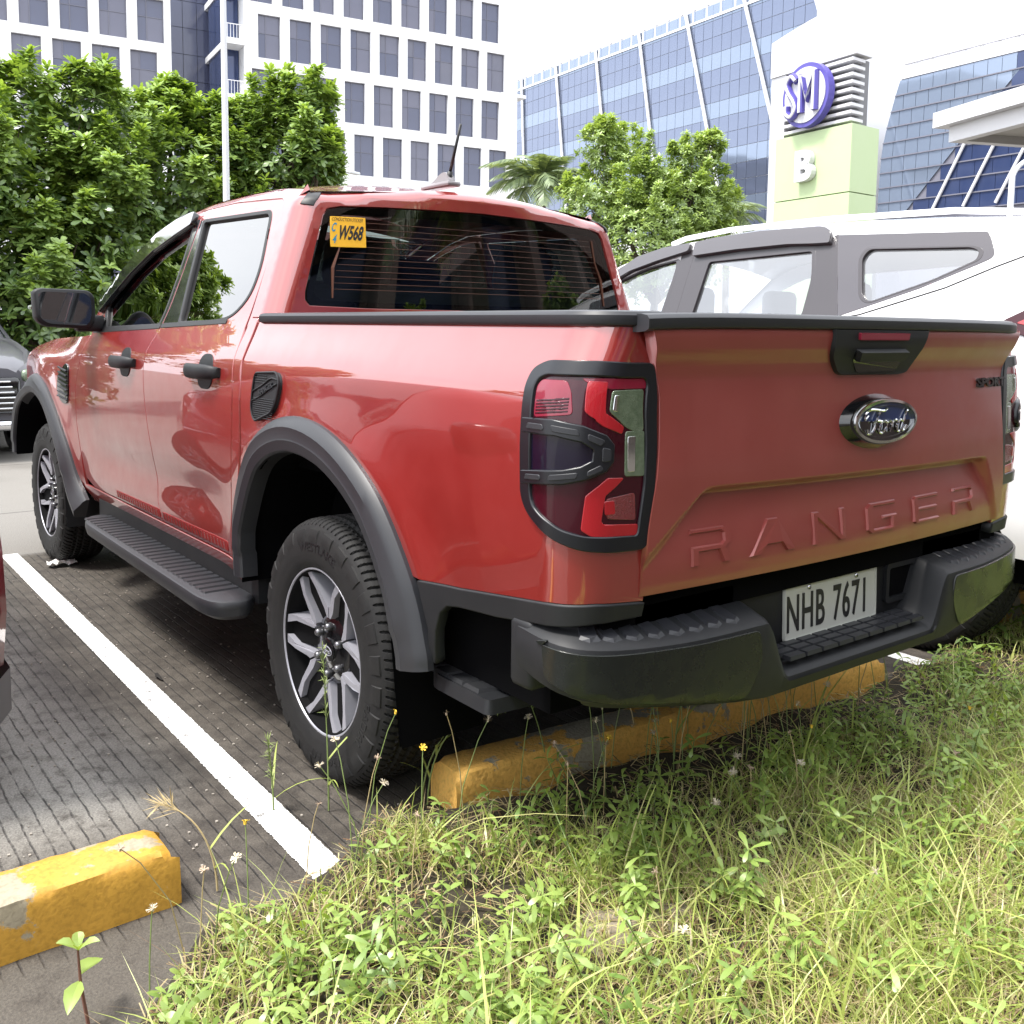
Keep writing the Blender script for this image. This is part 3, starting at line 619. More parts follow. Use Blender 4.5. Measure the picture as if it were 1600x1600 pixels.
# ---------------------------------------------------------------- lamp posts
M_POLE = pmat('white_pole_paint', (.66, .68, .70), rough=.35)
def lamp_post(label, base, h, r, arm_dir, arm, hook=.8):
    t = thing('lamp_post', label, 'lamp post', base, 0, 'lamp posts round the car park'); b = MB()
    a = np.array([*arm_dir, 0.]); a /= np.linalg.norm(a)
    path = [(0, 0, 0), (0, 0, h*.5), (0, 0, h)] + [tuple(a*arm*(1 - math.cos(q)) + np.array([0, 0, h + hook*math.sin(q)])) for q in np.linspace(.2, 1.5, 8)]
    b.tube(path, [r*1.15, r, r*.85] + [r*.7]*8, 12); b.build('pole', M_POLE, t, smooth=True)
    e = np.array(path[-1]); b = MB(); b.rbox(tuple(e + a*.25), (.55, .2, .09), .03, np.array([[a[0], -a[1], 0], [a[1], a[0], 0], [0, 0, 1]])); b.build('lamp_head', M_POLE, t, smooth=True)
    b = MB(); b.tube([(0, 0, 0), (0, 0, .12)], [r*2, r*1.9], 12); b.build('base_collar', M_POLE, t, smooth=True, auto=40)
lamp_post('tall white lamp post rising in front of the gridded office block', (6.62, -1.475, 0), 4.35, .032, (.5, -.85), .9, .75)
lamp_post('small distant street lamp between the trees and the office windows', (27.0, -13.2, 0), 5.6, .045, (.4, -.9), .8, .8)
lamp_post('white lamp post with a curved arm at the right edge before the dark glass', (8.45, -20.37, 0), 4.7, .075, (-.3, -.95), 1.0, .6)
# ================================================================ trees
def leaf_mat(name, dark, light, trans=.35, gloss=.06, rough=.35):
    m = bpy.data.materials.new(name); m.use_nodes = True; nt = m.node_tree; nt.nodes.clear(); L = nt.links.new
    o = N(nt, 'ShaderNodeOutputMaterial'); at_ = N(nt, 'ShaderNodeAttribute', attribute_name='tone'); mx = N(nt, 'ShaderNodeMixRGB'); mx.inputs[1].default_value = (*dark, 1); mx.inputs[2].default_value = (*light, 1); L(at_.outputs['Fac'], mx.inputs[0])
    di = N(nt, 'ShaderNodeBsdfDiffuse'); tl_ = N(nt, 'ShaderNodeBsdfTranslucent'); gl = N(nt, 'ShaderNodeBsdfGlossy'); gl.inputs['Roughness'].default_value = rough; gl.inputs['Color'].default_value = (.9, .95, .9, 1)
    L(mx.outputs[0], di.inputs['Color']); hs = N(nt, 'ShaderNodeMixRGB', blend_type='MULTIPLY'); hs.inputs[0].default_value = 1; hs.inputs[2].default_value = (1.25, 1.2, .5, 1); L(mx.outputs[0], hs.inputs[1]); L(hs.outputs[0], tl_.inputs['Color'])
    a = N(nt, 'ShaderNodeMixShader'); a.inputs[0].default_value = trans; L(di.outputs[0], a.inputs[1]); L(tl_.outputs[0], a.inputs[2])
    c = N(nt, 'ShaderNodeMixShader'); c.inputs[0].default_value = gloss; L(a.outputs[0], c.inputs[1]); L(gl.outputs[0], c.inputs[2]); L(c.outputs[0], o.inputs['Surface'])
    return m
M_LEAF = leaf_mat('broad_leaf', (.052, .112, .036), (.34, .48, .11), gloss=.06)
M_LEAF2 = leaf_mat('small_leaf', (.075, .135, .040), (.38, .50, .15))
M_PALM = leaf_mat('palm_leaf', (.09, .13, .07), (.27, .34, .18))
M_BARK = pmat('bark', (.10, .075, .055), rough=.9, noise=(12., .6, (.17, .14, .11)), bump=(40., .6))
def rosettes(C, A, n_leaf, length, width, rng, tone, up=.5, droop=.3):
    """Leaf whorls: centres C, axes A; every leaf a bent blade of eight corners."""
    K = len(C); ref = np.where(np.abs(A[:, 2:3]) < .9, [[0, 0, 1.]], [[1., 0, 0]]); U = np.cross(A, ref); U /= np.linalg.norm(U, axis=1)[:, None]; W = np.cross(A, U)
    V = []; T = []; ph0 = rng.uniform(0, 6.28, K)
    prof = ((0., .10), (.35, .55), (.72, 1.), (.93, .60), (1., .06))
    for j in range(n_leaf):
        ph = ph0 + 6.283*j/n_leaf*1.0 + rng.normal(0, .25, K); el = rng.uniform(up - .5, up + .5, K); ln = length*rng.uniform(.5, 1.25, K); wd = width*rng.uniform(.8, 1.15, K)
        R_ = np.cos(ph)[:, None]*U + np.sin(ph)[:, None]*W; S2 = -np.sin(ph)[:, None]*U + np.cos(ph)[:, None]*W
        D = np.cos(el)[:, None]*R_ + np.sin(el)[:, None]*A; Nn = np.cross(D, S2)
        for q, w in prof:
            ctr = C + D*(ln*q)[:, None] + Nn*(droop*ln*q*q)[:, None]*np.sign(Nn[:, 2:3])*-1
            for sg in (-1, 1): V.append(ctr + S2*(sg*w*wd/2)[:, None] + np.array([0, 0, .0]))
        T.append(np.clip(tone + rng.normal(0, .10, K), 0, 1))
    V = np.array(V).reshape(n_leaf, 5, 2, K, 3).transpose(3, 0, 1, 2, 4).reshape(-1, 3)
    q = np.array([(2*i, 2*i+1, 2*i+3, 2*i+2) for i in range(4)]); base = np.arange(K*n_leaf)*10; F = (base[:, None, None] + q[None]).reshape(-1, 4)
    tone_v = np.repeat(np.array(T).T.reshape(-1), 10)
    return V, F, tone_v
def make_tree(name, label, base, blobs, mat, n_leaf, length, width, dens, seed, group=None, trunk_r=.10, tone0=.20, twig=True):
    rng = np.random.default_rng(seed); root = thing(name, label, 'tree', base, 0, group); C = []; A = []; T = []; base = np.array(base, float)
    Bc = np.array([bb[:3] for bb in blobs]) - base; Br = np.array([bb[3] for bb in blobs])
    for c, r in zip(Bc, Br):
        n = int(dens*r*r); d = rng.normal(size=(n, 3)); d /= np.linalg.norm(d, axis=1)[:, None]; q = rng.uniform(.25, 1., n)**.45
        lump = 1 + .20*np.sin(d[:, 0]*6 + seed) * np.cos(d[:, 1]*5) + .14*np.sin(d[:, 2]*9 + 2*seed)
        p = c + d*(r*q*lump)[:, None]*np.array([1, 1, .92]); C.append(p); a = d*.8 + np.array([0, 0, .75]) + rng.normal(0, .25, (n, 3)); A.append(a/np.linalg.norm(a, axis=1)[:, None])
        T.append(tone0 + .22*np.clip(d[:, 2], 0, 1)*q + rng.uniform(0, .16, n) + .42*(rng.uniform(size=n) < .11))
        for _k in range(12):                                  # leading shoots standing out of the crown
            dd = rng.normal(size=3); dd[2] = abs(dd[2]) + .35; dd /= np.linalg.norm(dd); ln = r*rng.uniform(.30, .75); m_ = int(12 + 22*r); tt = rng.uniform(0, 1, m_)
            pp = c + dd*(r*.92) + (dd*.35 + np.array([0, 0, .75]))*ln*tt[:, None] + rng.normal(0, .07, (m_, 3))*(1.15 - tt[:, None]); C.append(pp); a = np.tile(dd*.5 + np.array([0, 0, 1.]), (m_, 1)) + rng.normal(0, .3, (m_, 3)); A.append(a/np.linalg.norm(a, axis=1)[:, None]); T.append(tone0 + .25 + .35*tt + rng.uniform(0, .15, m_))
    C = np.concatenate(C); A = np.concatenate(A); T = np.concatenate(T)
    V, F, tv = rosettes(C, A, n_leaf, length, width, rng, T)
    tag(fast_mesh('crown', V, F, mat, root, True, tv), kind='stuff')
    b = MB(); top = Bc[:, 2].min(); ctr = Bc.mean(0); fork = np.array([ctr[0]*.4, ctr[1]*.4, max(.5, top*.6)])
    b.tube([(0, 0, 0), tuple(fork*np.array([.3, .3, .5])), tuple(fork)], [trunk_r*1.3, trunk_r, trunk_r*.85], 10)
    for c in Bc:
        m_ = (fork + c)/2 + rng.normal(0, .12, 3); b.tube([tuple(fork), tuple(m_), tuple(c)], [trunk_r*.6, trunk_r*.4, trunk_r*.15], 7)
        for k in range(5):
            e = c + rng.normal(0, .4, 3)*Br.mean(); b.tube([tuple(m_), tuple((m_ + e)/2 + rng.normal(0, .05, 3)), tuple(e)], [trunk_r*.22, trunk_r*.16, trunk_r*.06], 5)
    b.build('trunk', M_BARK, root, smooth=True)
    return root
A_ = [(10.58, -.41, 3.66, .64), (10.59, -.77, 2.95, .81), (10.14, -.19, 1.91, .85), (9.99, -.88, 1.94, .76), (10.56, -1.31, 4.08, .43), (10.24, -1.38, 2.9, .66), (9.73, -.46, 1.33, .66), (9.9, .35, 2.9, .8)]
B_ = [(11.23, -2.26, 4.05, .52), (11.37, -2.61, 4.33, .35), (10.89, -2.55, 3.15, .95), (10.85, -1.92, 2.02, .93), (10.6, -2.78, 2.3, .82), (10.98, -3.17, 3.66, .58), (10.96, -3.45, 4.21, .27)]
C_ = [(10.54, -4.17, 4.29, .40), (10.66, -3.88, 3.48, .76), (10.16, -4.2, 3.48, .34), (10.91, -3.79, 2.83, .78), (10.5, -4.39, 3.29, .29), (10.54, -4.12, 3.93, .36)]
D_ = [(14.1, -13.21, 5.28, .54), (13.96, -13.9, 4.42, .96), (13.93, -12.71, 3.89, .74), (13.02, -14.88, 4.95, .58), (13.02, -14.39, 3.94, .95), (12.79, -15.24, 5.35, .26), (13.14, -13.44, 3.12, 1.13), (12.68, -15.35, 4.06, .58), (12.68, -14.69, 3.09, .86)]
GT = 'broad-leaved trees round the car park'
A_ = [(x, y, z - .20*(z > 2.5), r) for x, y, z, r in A_]; B_ = [(x, y, z - .22*(z > 2.5), r) for x, y, z, r in B_]
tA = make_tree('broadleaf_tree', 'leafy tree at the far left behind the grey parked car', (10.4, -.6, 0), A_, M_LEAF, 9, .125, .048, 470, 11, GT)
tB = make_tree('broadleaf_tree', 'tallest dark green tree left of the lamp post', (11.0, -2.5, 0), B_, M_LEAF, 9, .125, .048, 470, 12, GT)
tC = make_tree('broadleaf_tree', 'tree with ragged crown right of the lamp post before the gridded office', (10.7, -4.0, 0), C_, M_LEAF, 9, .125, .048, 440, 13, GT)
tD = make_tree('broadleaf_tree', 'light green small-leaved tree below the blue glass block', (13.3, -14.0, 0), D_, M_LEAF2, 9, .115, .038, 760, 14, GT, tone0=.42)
for src, loc, rz, lab in ((tB, (11.6, 3.0, 0), 1.1, 'tree reflected in the front door window of the pickup'), (tA, (12.2, 6.2, 0), 2.0, 'tree mirrored in the rear door window of the pickup'), (tB, (9.5, 9.4, 0), 3.3, 'tree mirrored low in the door paint of the pickup'),
                          (tB, (-9.5, -11.5, 0), 0.4, 'tree mirrored in the tailgate paint beside the badge'), (tA, (-12.5, -6.0, 0), 4.0, 'tree mirrored in the tailgate paint near the tail light'), (tC, (-5.5, -14.0, 0), 4.6, 'tree mirrored at the right end of the tailgate')):
    c = copy_tree(src); c.location = loc; c.rotation_euler = (0, 0, rz); c['label'] = lab
# low clipped hedge closing the view between dark car and pickup
rng = np.random.default_rng(21); Cn = np.stack([rng.uniform(11.2, 12.4, 2600), rng.uniform(-6.5, 3.5, 2600), rng.uniform(.1, 1.35, 2600)], 1); An = rng.normal(0, .5, (2600, 3)) + np.array([-.5, 0, .7]); An /= np.linalg.norm(An, axis=1)[:, None]
V, F, tv = rosettes(Cn, An, 8, .15, .062, rng, .10 + .2*rng.uniform(size=2600)); tag(fast_mesh('hedge', V, F, M_LEAF, None, True, tv), 'dense hedge under the left trees behind the grey car', 'hedge')
def frond(length, n, seed):
    rng = np.random.default_rng(seed); V = []; F = []; T = []
    def pt(t): return np.array([length*t*(1 - .18*t*t), 0, length*(.42*t - .78*t*t)])
    for i in range(n):
        t = .16 + .84*i/n; p = pt(t); d = pt(min(1, t + .02)) - pt(t - .02); d /= np.linalg.norm(d); ll = length*.34*math.sin(math.pi*min(1, .18 + .80*t))**.7
        for sg in (-1, 1):
            s_ = np.array([0, sg, 0])*.72 + d*.60 + np.array([0, 0, -.28 + rng.normal(0, .10)]); s_ /= np.linalg.norm(s_); w = d*.020*length/1.6; e = p + s_*ll; e[2] -= ll*.20; m_ = p + s_*ll*.55 + np.array([0, 0, .01]); k = len(V)
            V += [p - w, p + w, m_ + w*1.1, m_ - w*1.1, e]; F += [(k, k+1, k+2, k+3), (k+3, k+2, k+4, k+4)]; T += [rng.uniform(.05, .9)]*5
    F = [f if len(set(f)) == 4 else f[:3] for f in F]
    path = [tuple(pt(t)) for t in np.linspace(0, 1, 9)]; b = MB(); b.add(V, F); b.tube(path, list(np.linspace(.022, .004, 9)*length/1.6), 5); T += [.7]*(9*5)
    o = b.build('frond', M_PALM); a = o.data.attributes.new('tone', 'FLOAT', 'POINT'); a.data.foreach_set('value', np.array(T[:len(o.data.vertices)], np.float32)); me = o.data; bpy.data.objects.remove(o); return me
FROND = [frond(1.7, 34, s) for s in range(3)]
def palm(label, base, h, n, size, seed, lean=(.2, .1)):
    rng = np.random.default_rng(seed); t = thing('palm_tree', label, 'palm tree', base, 0, 'feather palms by the car park'); b = MB()
    tp = np.array([lean[0], lean[1], h]); b.tube([(0, 0, 0), tuple(tp*.35 + np.array([.05, 0, 0])), tuple(tp*.7), tuple(tp)], [.16*size, .12*size, .11*size, .10*size], 12); b.build('trunk', M_BARK, t, smooth=True)
    for i in range(n):
        o = bpy.data.objects.new('frond', FROND[i % 3]); link(o, t); o.location = tuple(tp); k = i/n
        o.rotation_euler = (rng.normal(0, .12), -1.05 + 1.25*k + rng.normal(0, .1), i*2.399 + rng.normal(0, .15)); s_ = size*rng.uniform(.8, 1.1); o.scale = (s_,)*3
palm('feather palm left of the light green tree', (24.2, -19.9, 0), 6.1, 26, 1.4, 5)
palm('lower feather palm half behind the glass block corner', (20.3, -25.0, 0), 5.1, 20, 1.05, 6)
palm('palm mirrored as a dark trunk in the pickup rear window', (-4.6, -3.6, 0), 4.2, 20, 1.35, 8, (.3, .2))
# ================================================================ the red pickup
M_RED = pmat('red_metallic_paint', (.30, .025, .020), rough=.36, metal=.42, coat=1., coat_rough=.010, coat_ior=2.15, rnoise=(9., .30, .44))
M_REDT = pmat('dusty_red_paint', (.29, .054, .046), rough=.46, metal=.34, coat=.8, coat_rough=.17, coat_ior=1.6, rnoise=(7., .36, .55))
M_REDDK = pmat('red_paint_shut_face', (.20, .010, .010), rough=.5)
M_PLA = pmat('grey_black_moulded_plastic', (.0065, .0075, .0095), rough=.54, spec=.36, noise=(6., .5, (.016, .0165, .018)), bump=(900., .05))
M_PLB = pmat('fender_flare_plastic', (.023, .024, .028), rough=.44, spec=.45, noise=(5., .7, (.017, .018, .022)), bump=(700., .04))
M_GLOSS = pmat('gloss_black_plastic', (.006, .006, .007), rough=.12, coat=.6)
M_FACE = pmat('dusty_satin_black', (.010, .012, .011), rough=.22, spec=.45, rnoise=(16., .16, .38))
M_BARREL = pmat('black_rim_barrel', (.003, .003, .0035), rough=.8, spec=.12)
M_DARK = pmat('underbody_black', (.0025, .0025, .003), rough=.95, spec=.05)
M_RUB = pmat('tyre_rubber', (.008, .008, .009), rough=.68, spec=.3, noise=(30., .6, (.015, .0145, .014)), bump=(300., .12))
M_RUBT = pmat('tyre_lettering_rubber', (.004, .004, .005), rough=.5)
M_ALU = pmat('machined_alloy', (.34, .34, .38), rough=.36, metal=.35, noise=(60., .8, (.29, .29, .33)))
M_NUT = pmat('wheel_nut_metal', (.16, .16, .17), rough=.3, metal=.8)
M_CHROME = pmat('chrome', (.75, .76, .78), rough=.10, metal=1.)
M_GLASS = glass_mat('tinted_window_glass', (.04, .045, .045), ior=3.2, refl=1.0)
M_RGLASS = glass_mat('dark_rear_glass', (.26, .31, .29), ior=1.6)
M_FARGLASS = glass_mat('far_side_glass', (.02, .022, .022), ior=1.5)
M_SEAL = pmat('rubber_seal', (.012, .012, .013), rough=.5)
M_INT = pmat('cabin_trim', (.060, .063, .066), rough=.8)
M_LENS = pmat('smoked_red_lens', (.035, .002, .007), rough=.25, spec=.2, coat=.6, coat_rough=.008)
M_LENSR = pmat('bright_red_reflector', (.34, .005, .012), rough=.30, coat=1., coat_rough=.02, bump=(420., .12))
M_LENSM = pmat('maroon_lens', (.20, .007, .026), rough=.3, spec=.3, coat=1., coat_rough=.02)
M_LENSD = pmat('dark_violet_lens', (.004, .002, .012), rough=.3, spec=.2, coat=.6, coat_rough=.01)
M_CLEAR = pmat('clear_lens', (.20, .25, .17), rough=.22, metal=.35, coat=1., noise=(55., .7, (.07, .11, .06)), bump=(300., .25))
M_WHITE = pmat('plate_white', (.46, .47, .43), rough=.4)
M_INK = pmat('black_ink', (.01, .01, .012), rough=.5)
M_YEL = pmat('sticker_yellow', (.85, .45, .02), rough=.45)
M_BLUE = pmat('sticker_blue', (.02, .22, .35), rough=.45)
M_FORD = pmat('badge_blue', (.006, .022, .10), rough=.3, coat=.35)
M_FRIT = pmat('glass_edge_frit', (.003, .003, .003), rough=.9, spec=.1)
M_ORNG = pmat('demister_wire', (.10, .035, .018), rough=.5)

truck = thing('pickup_truck', 'red double cab pickup parked with its tailgate towards the weedy verge', 'pickup truck', (0, 0, 0))
sideS = lambda x, z: np.stack([np.asarray(x, float), ybody(x, z), np.asarray(z, float)], -1)
SG = -1                                                     # outward sign of du x dv on the left-hand maps
_n = surf_normal(sideS, np.array([1.]), np.array([.9]))[0]; SG = 1 if _n[1] > 0 else -1
ARC_R = spline([(-.600, .50), (-.588, .558), (-.520, .728), (-.363, .912), (-.124, 1.028), (.147, 1.047), (.385, .952), (.535, .725), (.560, .60), (.556, .50)], 6)
ARC_F = spline([(2.47, .455), (2.60, .540), (2.735, .714), (2.965, .910), (3.15, 1.000), (3.36, 1.030), (3.60, .985), (3.81, .885), (3.935, .70), (3.96, .55)], 6)
def shrink(p, k, c): return np.array([(c[0] + (x - c[0])*k, c[1] + (z - c[1])*k) for x, z in p])
CUT_R, CUT_F = shrink(ARC_R, .965, (0, .42)), shrink(ARC_F, .965, (3.27, .42))

# --- bed side, wraps round the rear corner
bed_out = ([(.522, 1.333), (.0, 1.333), (-.5, 1.333), (-1.0, 1.333), (-1.19, 1.333), (-1.206, 1.318), (-1.222, 1.25), (-1.252, 1.18), (-1.262, 1.08), (-1.254, .93), (-1.240, .86), (-1.236, .758), (-1.118, .768), (-1.02, .763), (-.708, .724), (-.552, .712)]
           + [tuple(p) for p in CUT_R if p[1] > .70] + [(.530, .72), (.520, .90)])
bed_side = panel('bed_side', bed_out, bed_map, M_RED, truck, h=.028, sg=SG, mirror=True)
# --- cab side with screen pillar, roof edge, rear pillar and rear header (half), rear window opening
cab_side_out = [(.548, 1.335), (.600, 1.335), (.622, 1.30), (.616, 1.39), (.611, 1.475), (.608, 1.60), (.616, 1.70), (.628, 1.727), (.66, 1.740), (1.10, 1.765), (1.488, 1.765), (1.66, 1.738), (2.05, 1.630), (2.33, 1.468), (2.46, 1.34), (2.50, 1.30),
                (2.56, 1.305), (2.50, 1.355), (2.33, 1.503), (2.05, 1.681), (1.85, 1.736), (1.65, 1.777), (1.40, 1.796), (1.10, 1.798), (.80, 1.788), (.62, 1.770), (.50, 1.757), (.41, 1.756), (.30, 1.768), (.2, 1.778), (.0, 1.793), (CMID, 1.797),
                (CMID, 1.722), (.0, 1.718), (.2, 1.713), (.36, 1.706), (.407, 1.696), (.418, 1.672), (.409, 1.42), (.403, 1.392), (.385, 1.372), (.2, 1.366), (CMID, 1.366), (CMID, 1.325), (.40, 1.325)]
cab_side = panel('cab_side', cab_side_out, cab_map, M_RED, truck, h=.024, sg=SG, mirror=True, rim=.02)
# lower B-post / rear cab strip between rear door and bed
panel('cab_rear_post', [(.604, 1.330), (.548, 1.330), (.541, 1.20), (.536, 1.05), (.540, .90), (.56, .74), (.585, .55), (.61, .50), (.652, .50), (.650, .571), (.628, .72), (.606, .904), (.585, 1.10), (.606, 1.23)], sideS, M_RED, truck, h=.02, sg=SG, mirror=True)
# --- doors
W_REAR = rpoly([(1.277, 1.311), (1.320, 1.472), (1.372, 1.716), (.712, 1.698), (.652, 1.500), (.664, 1.405), (.76, 1.335), (.90, 1.318)], [.015, .05, .02, .035, .12, .06, .08, .06])
W_FRONT = rpoly([(2.235, 1.283), (2.335, 1.385), (2.10, 1.575), (1.84, 1.665), (1.60, 1.715), (1.462, 1.722), (1.452, 1.527), (1.466, 1.374), (1.487, 1.300)], [.02, .03, .08, .08, .04, .015, .05, .05, .01])
gap = [(1.405, 1.752), (1.412, 1.66), (1.418, 1.52), (1.432, 1.40), (1.462, 1.296), (1.505, 1.208), (1.517, 1.131), (1.502, 1.0), (1.478, .90), (1.456, .815), (1.463, .72), (1.437, .60), (1.395, .527)]
g2 = .0035
rear_door = [(x - g2, z) for x, z in gap] + [(1.2, .527), (.662, .527), (.658, .571), (.636, .72), (.614, .904), (.593, 1.10), (.613, 1.23), (.628, 1.30), (.622, 1.39), (.617, 1.475), (.614, 1.60), (.622, 1.695), (.636, 1.719), (.67, 1.733), (1.10, 1.757), (1.38, 1.757)]
front_door = [(x + g2, z) for x, z in gap] + [(1.8, .530), (2.38, .530), (2.50, .56), (2.545, .669), (2.582, .823), (2.556, 1.012), (2.462, 1.139), (2.40, 1.255), (2.44, 1.33), (2.32, 1.463), (2.045, 1.622), (1.655, 1.731), (1.488, 1.757), (1.43, 1.757)]
for nm, out, win, hx in (('rear_door', rear_door, W_REAR, .837), ('front_door', front_door, W_FRONT, 1.755)):
    d, d2 = panel(nm, out, sideS, M_RED, truck, holes=(win,), h=.026, sg=SG, mirror=True, rim=.014)
    seal = shrink(win, .985, win.mean(0))
    panel('window_seal', shrink(win, 1.012, win.mean(0)), offs(sideS, .0025, SG), M_SEAL, d, holes=(shrink(win, .965, win.mean(0)),), h=.03, rim=.014, sg=SG)
    gl, gl2 = panel('window_glass', shrink(win, .985, win.mean(0)), offs(sideS, -.011, SG), M_GLASS, d, h=.06, rim=0, sg=SG, mirror=True)
    gl2.parent = d2; gl2.data.materials[0] = M_FARGLASS
    # handle: scoop, bar, key cover
    zc = 1.148
    panel('handle_scoop', rpoly([(hx - .075, zc - .02), (hx - .052, zc + .058), (hx + .052, zc + .058), (hx + .075, zc - .02), (hx + .045, zc - .060), (hx - .045, zc - .060)], .04), offs(sideS, .003, SG), M_PLA, d, h=.02, rim=.01, sg=SG)
    b = MB(); hb = []
    for k, t in enumerate(np.linspace(-1, 1, 13)):
        x = hx + t * .138; yy = float(ybody(x, zc)); bow = .034 * (1 - t**4) + .006; hh = .026 * (1 - .35 * t**6); dd = .013
        hb.append([(x, yy + bow + dd*math.cos(a), zc + hh*math.sin(a)) for a in np.linspace(0, 2*math.pi, 12, endpoint=False)])
    b.grid(hb, closed_v=True); b.F.append(tuple(range(12))); b.F.append(tuple(144 + i for i in range(12))[::-1]); b.build('door_handle', M_PLA, d, smooth=True, auto=60)
    # black centre-post cover
    if nm == 'rear_door': bp = [(1.285, 1.312), (1.328, 1.472), (1.380, 1.716), (1.398, 1.716), (1.405, 1.66), (1.412, 1.52), (1.425, 1.40), (1.45, 1.312)]
    else: bp = [(1.416, 1.722), (1.421, 1.66), (1.427, 1.52), (1.441, 1.40), (1.468, 1.302), (1.484, 1.302), (1.463, 1.374), (1.449, 1.527), (1.459, 1.722)]
    panel('centre_post_cover', bp, offs(sideS, .002, SG), M_GLOSS, d, h=.02, rim=.004, sg=SG)
    ms = [(x, z) for x, z in (((.80, 1.312), (1.458, 1.292), (1.458, 1.308), (.90, 1.324), (.80, 1.328)) if nm == 'rear_door' else ((1.470, 1.290), (2.38, 1.262), (2.38, 1.282), (1.470, 1.304)))]
    panel('belt_moulding', ms, offs(sideS, .003, SG), M_SEAL, d, h=.03, rim=.006, sg=SG)
    # scuff plate with ribs
    x0, x1 = (.70, 1.375) if nm == 'rear_door' else (1.42, 2.00)
    panel('scuff_plate', [(x0, .538), (x1, .538), (x1 + .01, .566), (x0, .572)], offs(sideS, .002, SG), M_REDDK, d, h=.03, rim=.004, sg=SG)
    rb = MB()
    for x in np.arange(x0 + .02, x1 - .015, .032):
        q = offs(sideS, .004, SG)(np.array([x, x + .012, x + .020, x + .008]), np.array([.541, .541, .565, .565])); n_ = surf_normal(sideS, np.array([x]), np.array([.55]))[0] * SG
        rb.add(np.concatenate([q, q - n_*.004]), [(0, 1, 2, 3), (3, 2, 1, 0), (0, 4, 5, 1), (1, 5, 6, 2), (2, 6, 7, 3), (3, 7, 4, 0)])
    rb.build('scuff_ribs', M_RED, d)
    if nm == 'front_door':
        panel('rain_visor', rpoly([(2.395, 1.405), (2.26, 1.505), (2.08, 1.603), (1.84, 1.690), (1.60, 1.738), (1.452, 1.745), (1.448, 1.700), (1.60, 1.668), (1.84, 1.610), (2.06, 1.520), (2.25, 1.415), (2.36, 1.350)], .012), offs(sideS, .024, SG), pmat('smoke_acrylic', (.010, .010, .011), rough=.08, coat=1.), d, h=.03, rim=.026, sg=SG)
# --- rocker
panel('rocker_panel', [(.60, .452), (2.48, .452), (2.55, .52), (2.42, .522), (1.4, .519), (.655, .519), (.60, .49)], offs(sideS, .004, SG), M_RED, truck, h=.025, sg=SG, mirror=True)
# --- front fender, bonnet, nose, windscreen, roof
ff = [tuple(p) for p in CUT_F[::-1] if p[1] > .44]
front_fender = [(2.53, .50), (2.556, .669), (2.589, .823), (2.563, 1.012), (2.470, 1.139), (2.41, 1.25), (2.56, 1.24), (3.0, 1.235), (3.5, 1.215), (3.9, 1.17), (4.05, 1.05), (4.08, .80), (4.05, .60)] + ff
panel('front_fender', front_fender, sideS, M_RED, truck, h=.03, sg=SG, mirror=True)
b = MB(); P = []
for x in np.linspace(2.62, 4.02, 16):
    ye = float(ybody(x, 1.215)) - .012; P.append([(x, y, 1.228 - .055*float(sstep(3.0, 4.1, x)) + .03*(1 - (y/ye)**2)) for y in np.linspace(-ye, ye, 17)])
b.grid(P); b.build('bonnet', M_RED, truck, smooth=True)
b = MB(); b.rbox((4.04, 0, .92), (.12, 1.42, .36), .04); b.rbox((4.05, 0, .60), (.16, 1.56, .26), .05); b.build('front_grille', M_PLA, truck, smooth=True)
for s in (1, -1):
    b = MB(); b.rbox((3.99, s*.68, 1.0), (.14, .20, .20), .03); b.build('headlight', M_CLEAR, truck, smooth=True)
b = MB(); P = []
for x in np.linspace(1.86, 2.56, 10):
    ze = float(zedge(x)) - .004; ye = float(ybody(x, ze)) - .004; P.append([(x - .0 + .10*(1 - (y/ye)**2)*.8, y, ze + .035*(1 - (y/ye)**2)) for y in np.linspace(-ye, ye, 15)])
b.grid(P); b.build('windscreen', M_GLASS, truck, smooth=True)
b = MB(); P = []
for x in np.linspace(.550, 1.88, 30):
    ze = float(zedge(x)) - .006; ye = float(ybody(x, ze)) + .004
    yy = np.linspace(-1, 1, 25) * ye; back = sstep(.95, .565, x)
    P.append([(x - back*.058*(1 - (y/ye)**2), y, ze - .007*back + (.066 - .040*back)*(1 - abs(y/ye)**2.2)) for y in yy])
b.grid(P, flip=False); roof = b.build('roof', M_RED, truck, smooth=True)
for s in (1, -1):                                          # black roof ditch strip ends at the rear header
    b = MB(); q = []
    for t, z0, z1 in ((.462, 1.704, 1.77), (.425, 1.700, 1.768)):
        pass
    sp = panel('roof_ditch_strip', [(.500, 1.706), (.455, 1.701), (.452, 1.746), (.492, 1.748)], offs(cab_map, .004, SG), M_SEAL, truck, h=.02, sg=SG)
    if s < 0: sp.data.transform(Matrix.Diagonal((1, -1, 1, 1))); sp.data.flip_normals()
# aerial
b = MB(); b.prism(rpoly([(.69, 1.828), (.63, 1.846), (.58, 1.872), (.545, 1.876), (.515, 1.832)], .02), lambda u, v, d: (u, d + .09, v - .004), -.014, .014, inset=0); b.rbox((.60, .09, 1.826), (.19, .06, .02), .009)
ant = b.build('aerial_base', pmat('sky_reflection_grey', (.22, .20, .21), rough=.3, coat=.5), truck, smooth=True)  # red fin's pale sky reflection is put into this grey base colour
b = MB(); b.tube([(.545, .09, 1.835), (.535, .09, 1.872)], [.013, .010], 8); b.tube([(.535, .09, 1.872), (.47, .09, 2.03)], [.0060, .0050], 8); b.build('aerial_mast', M_SEAL, ant, smooth=True)
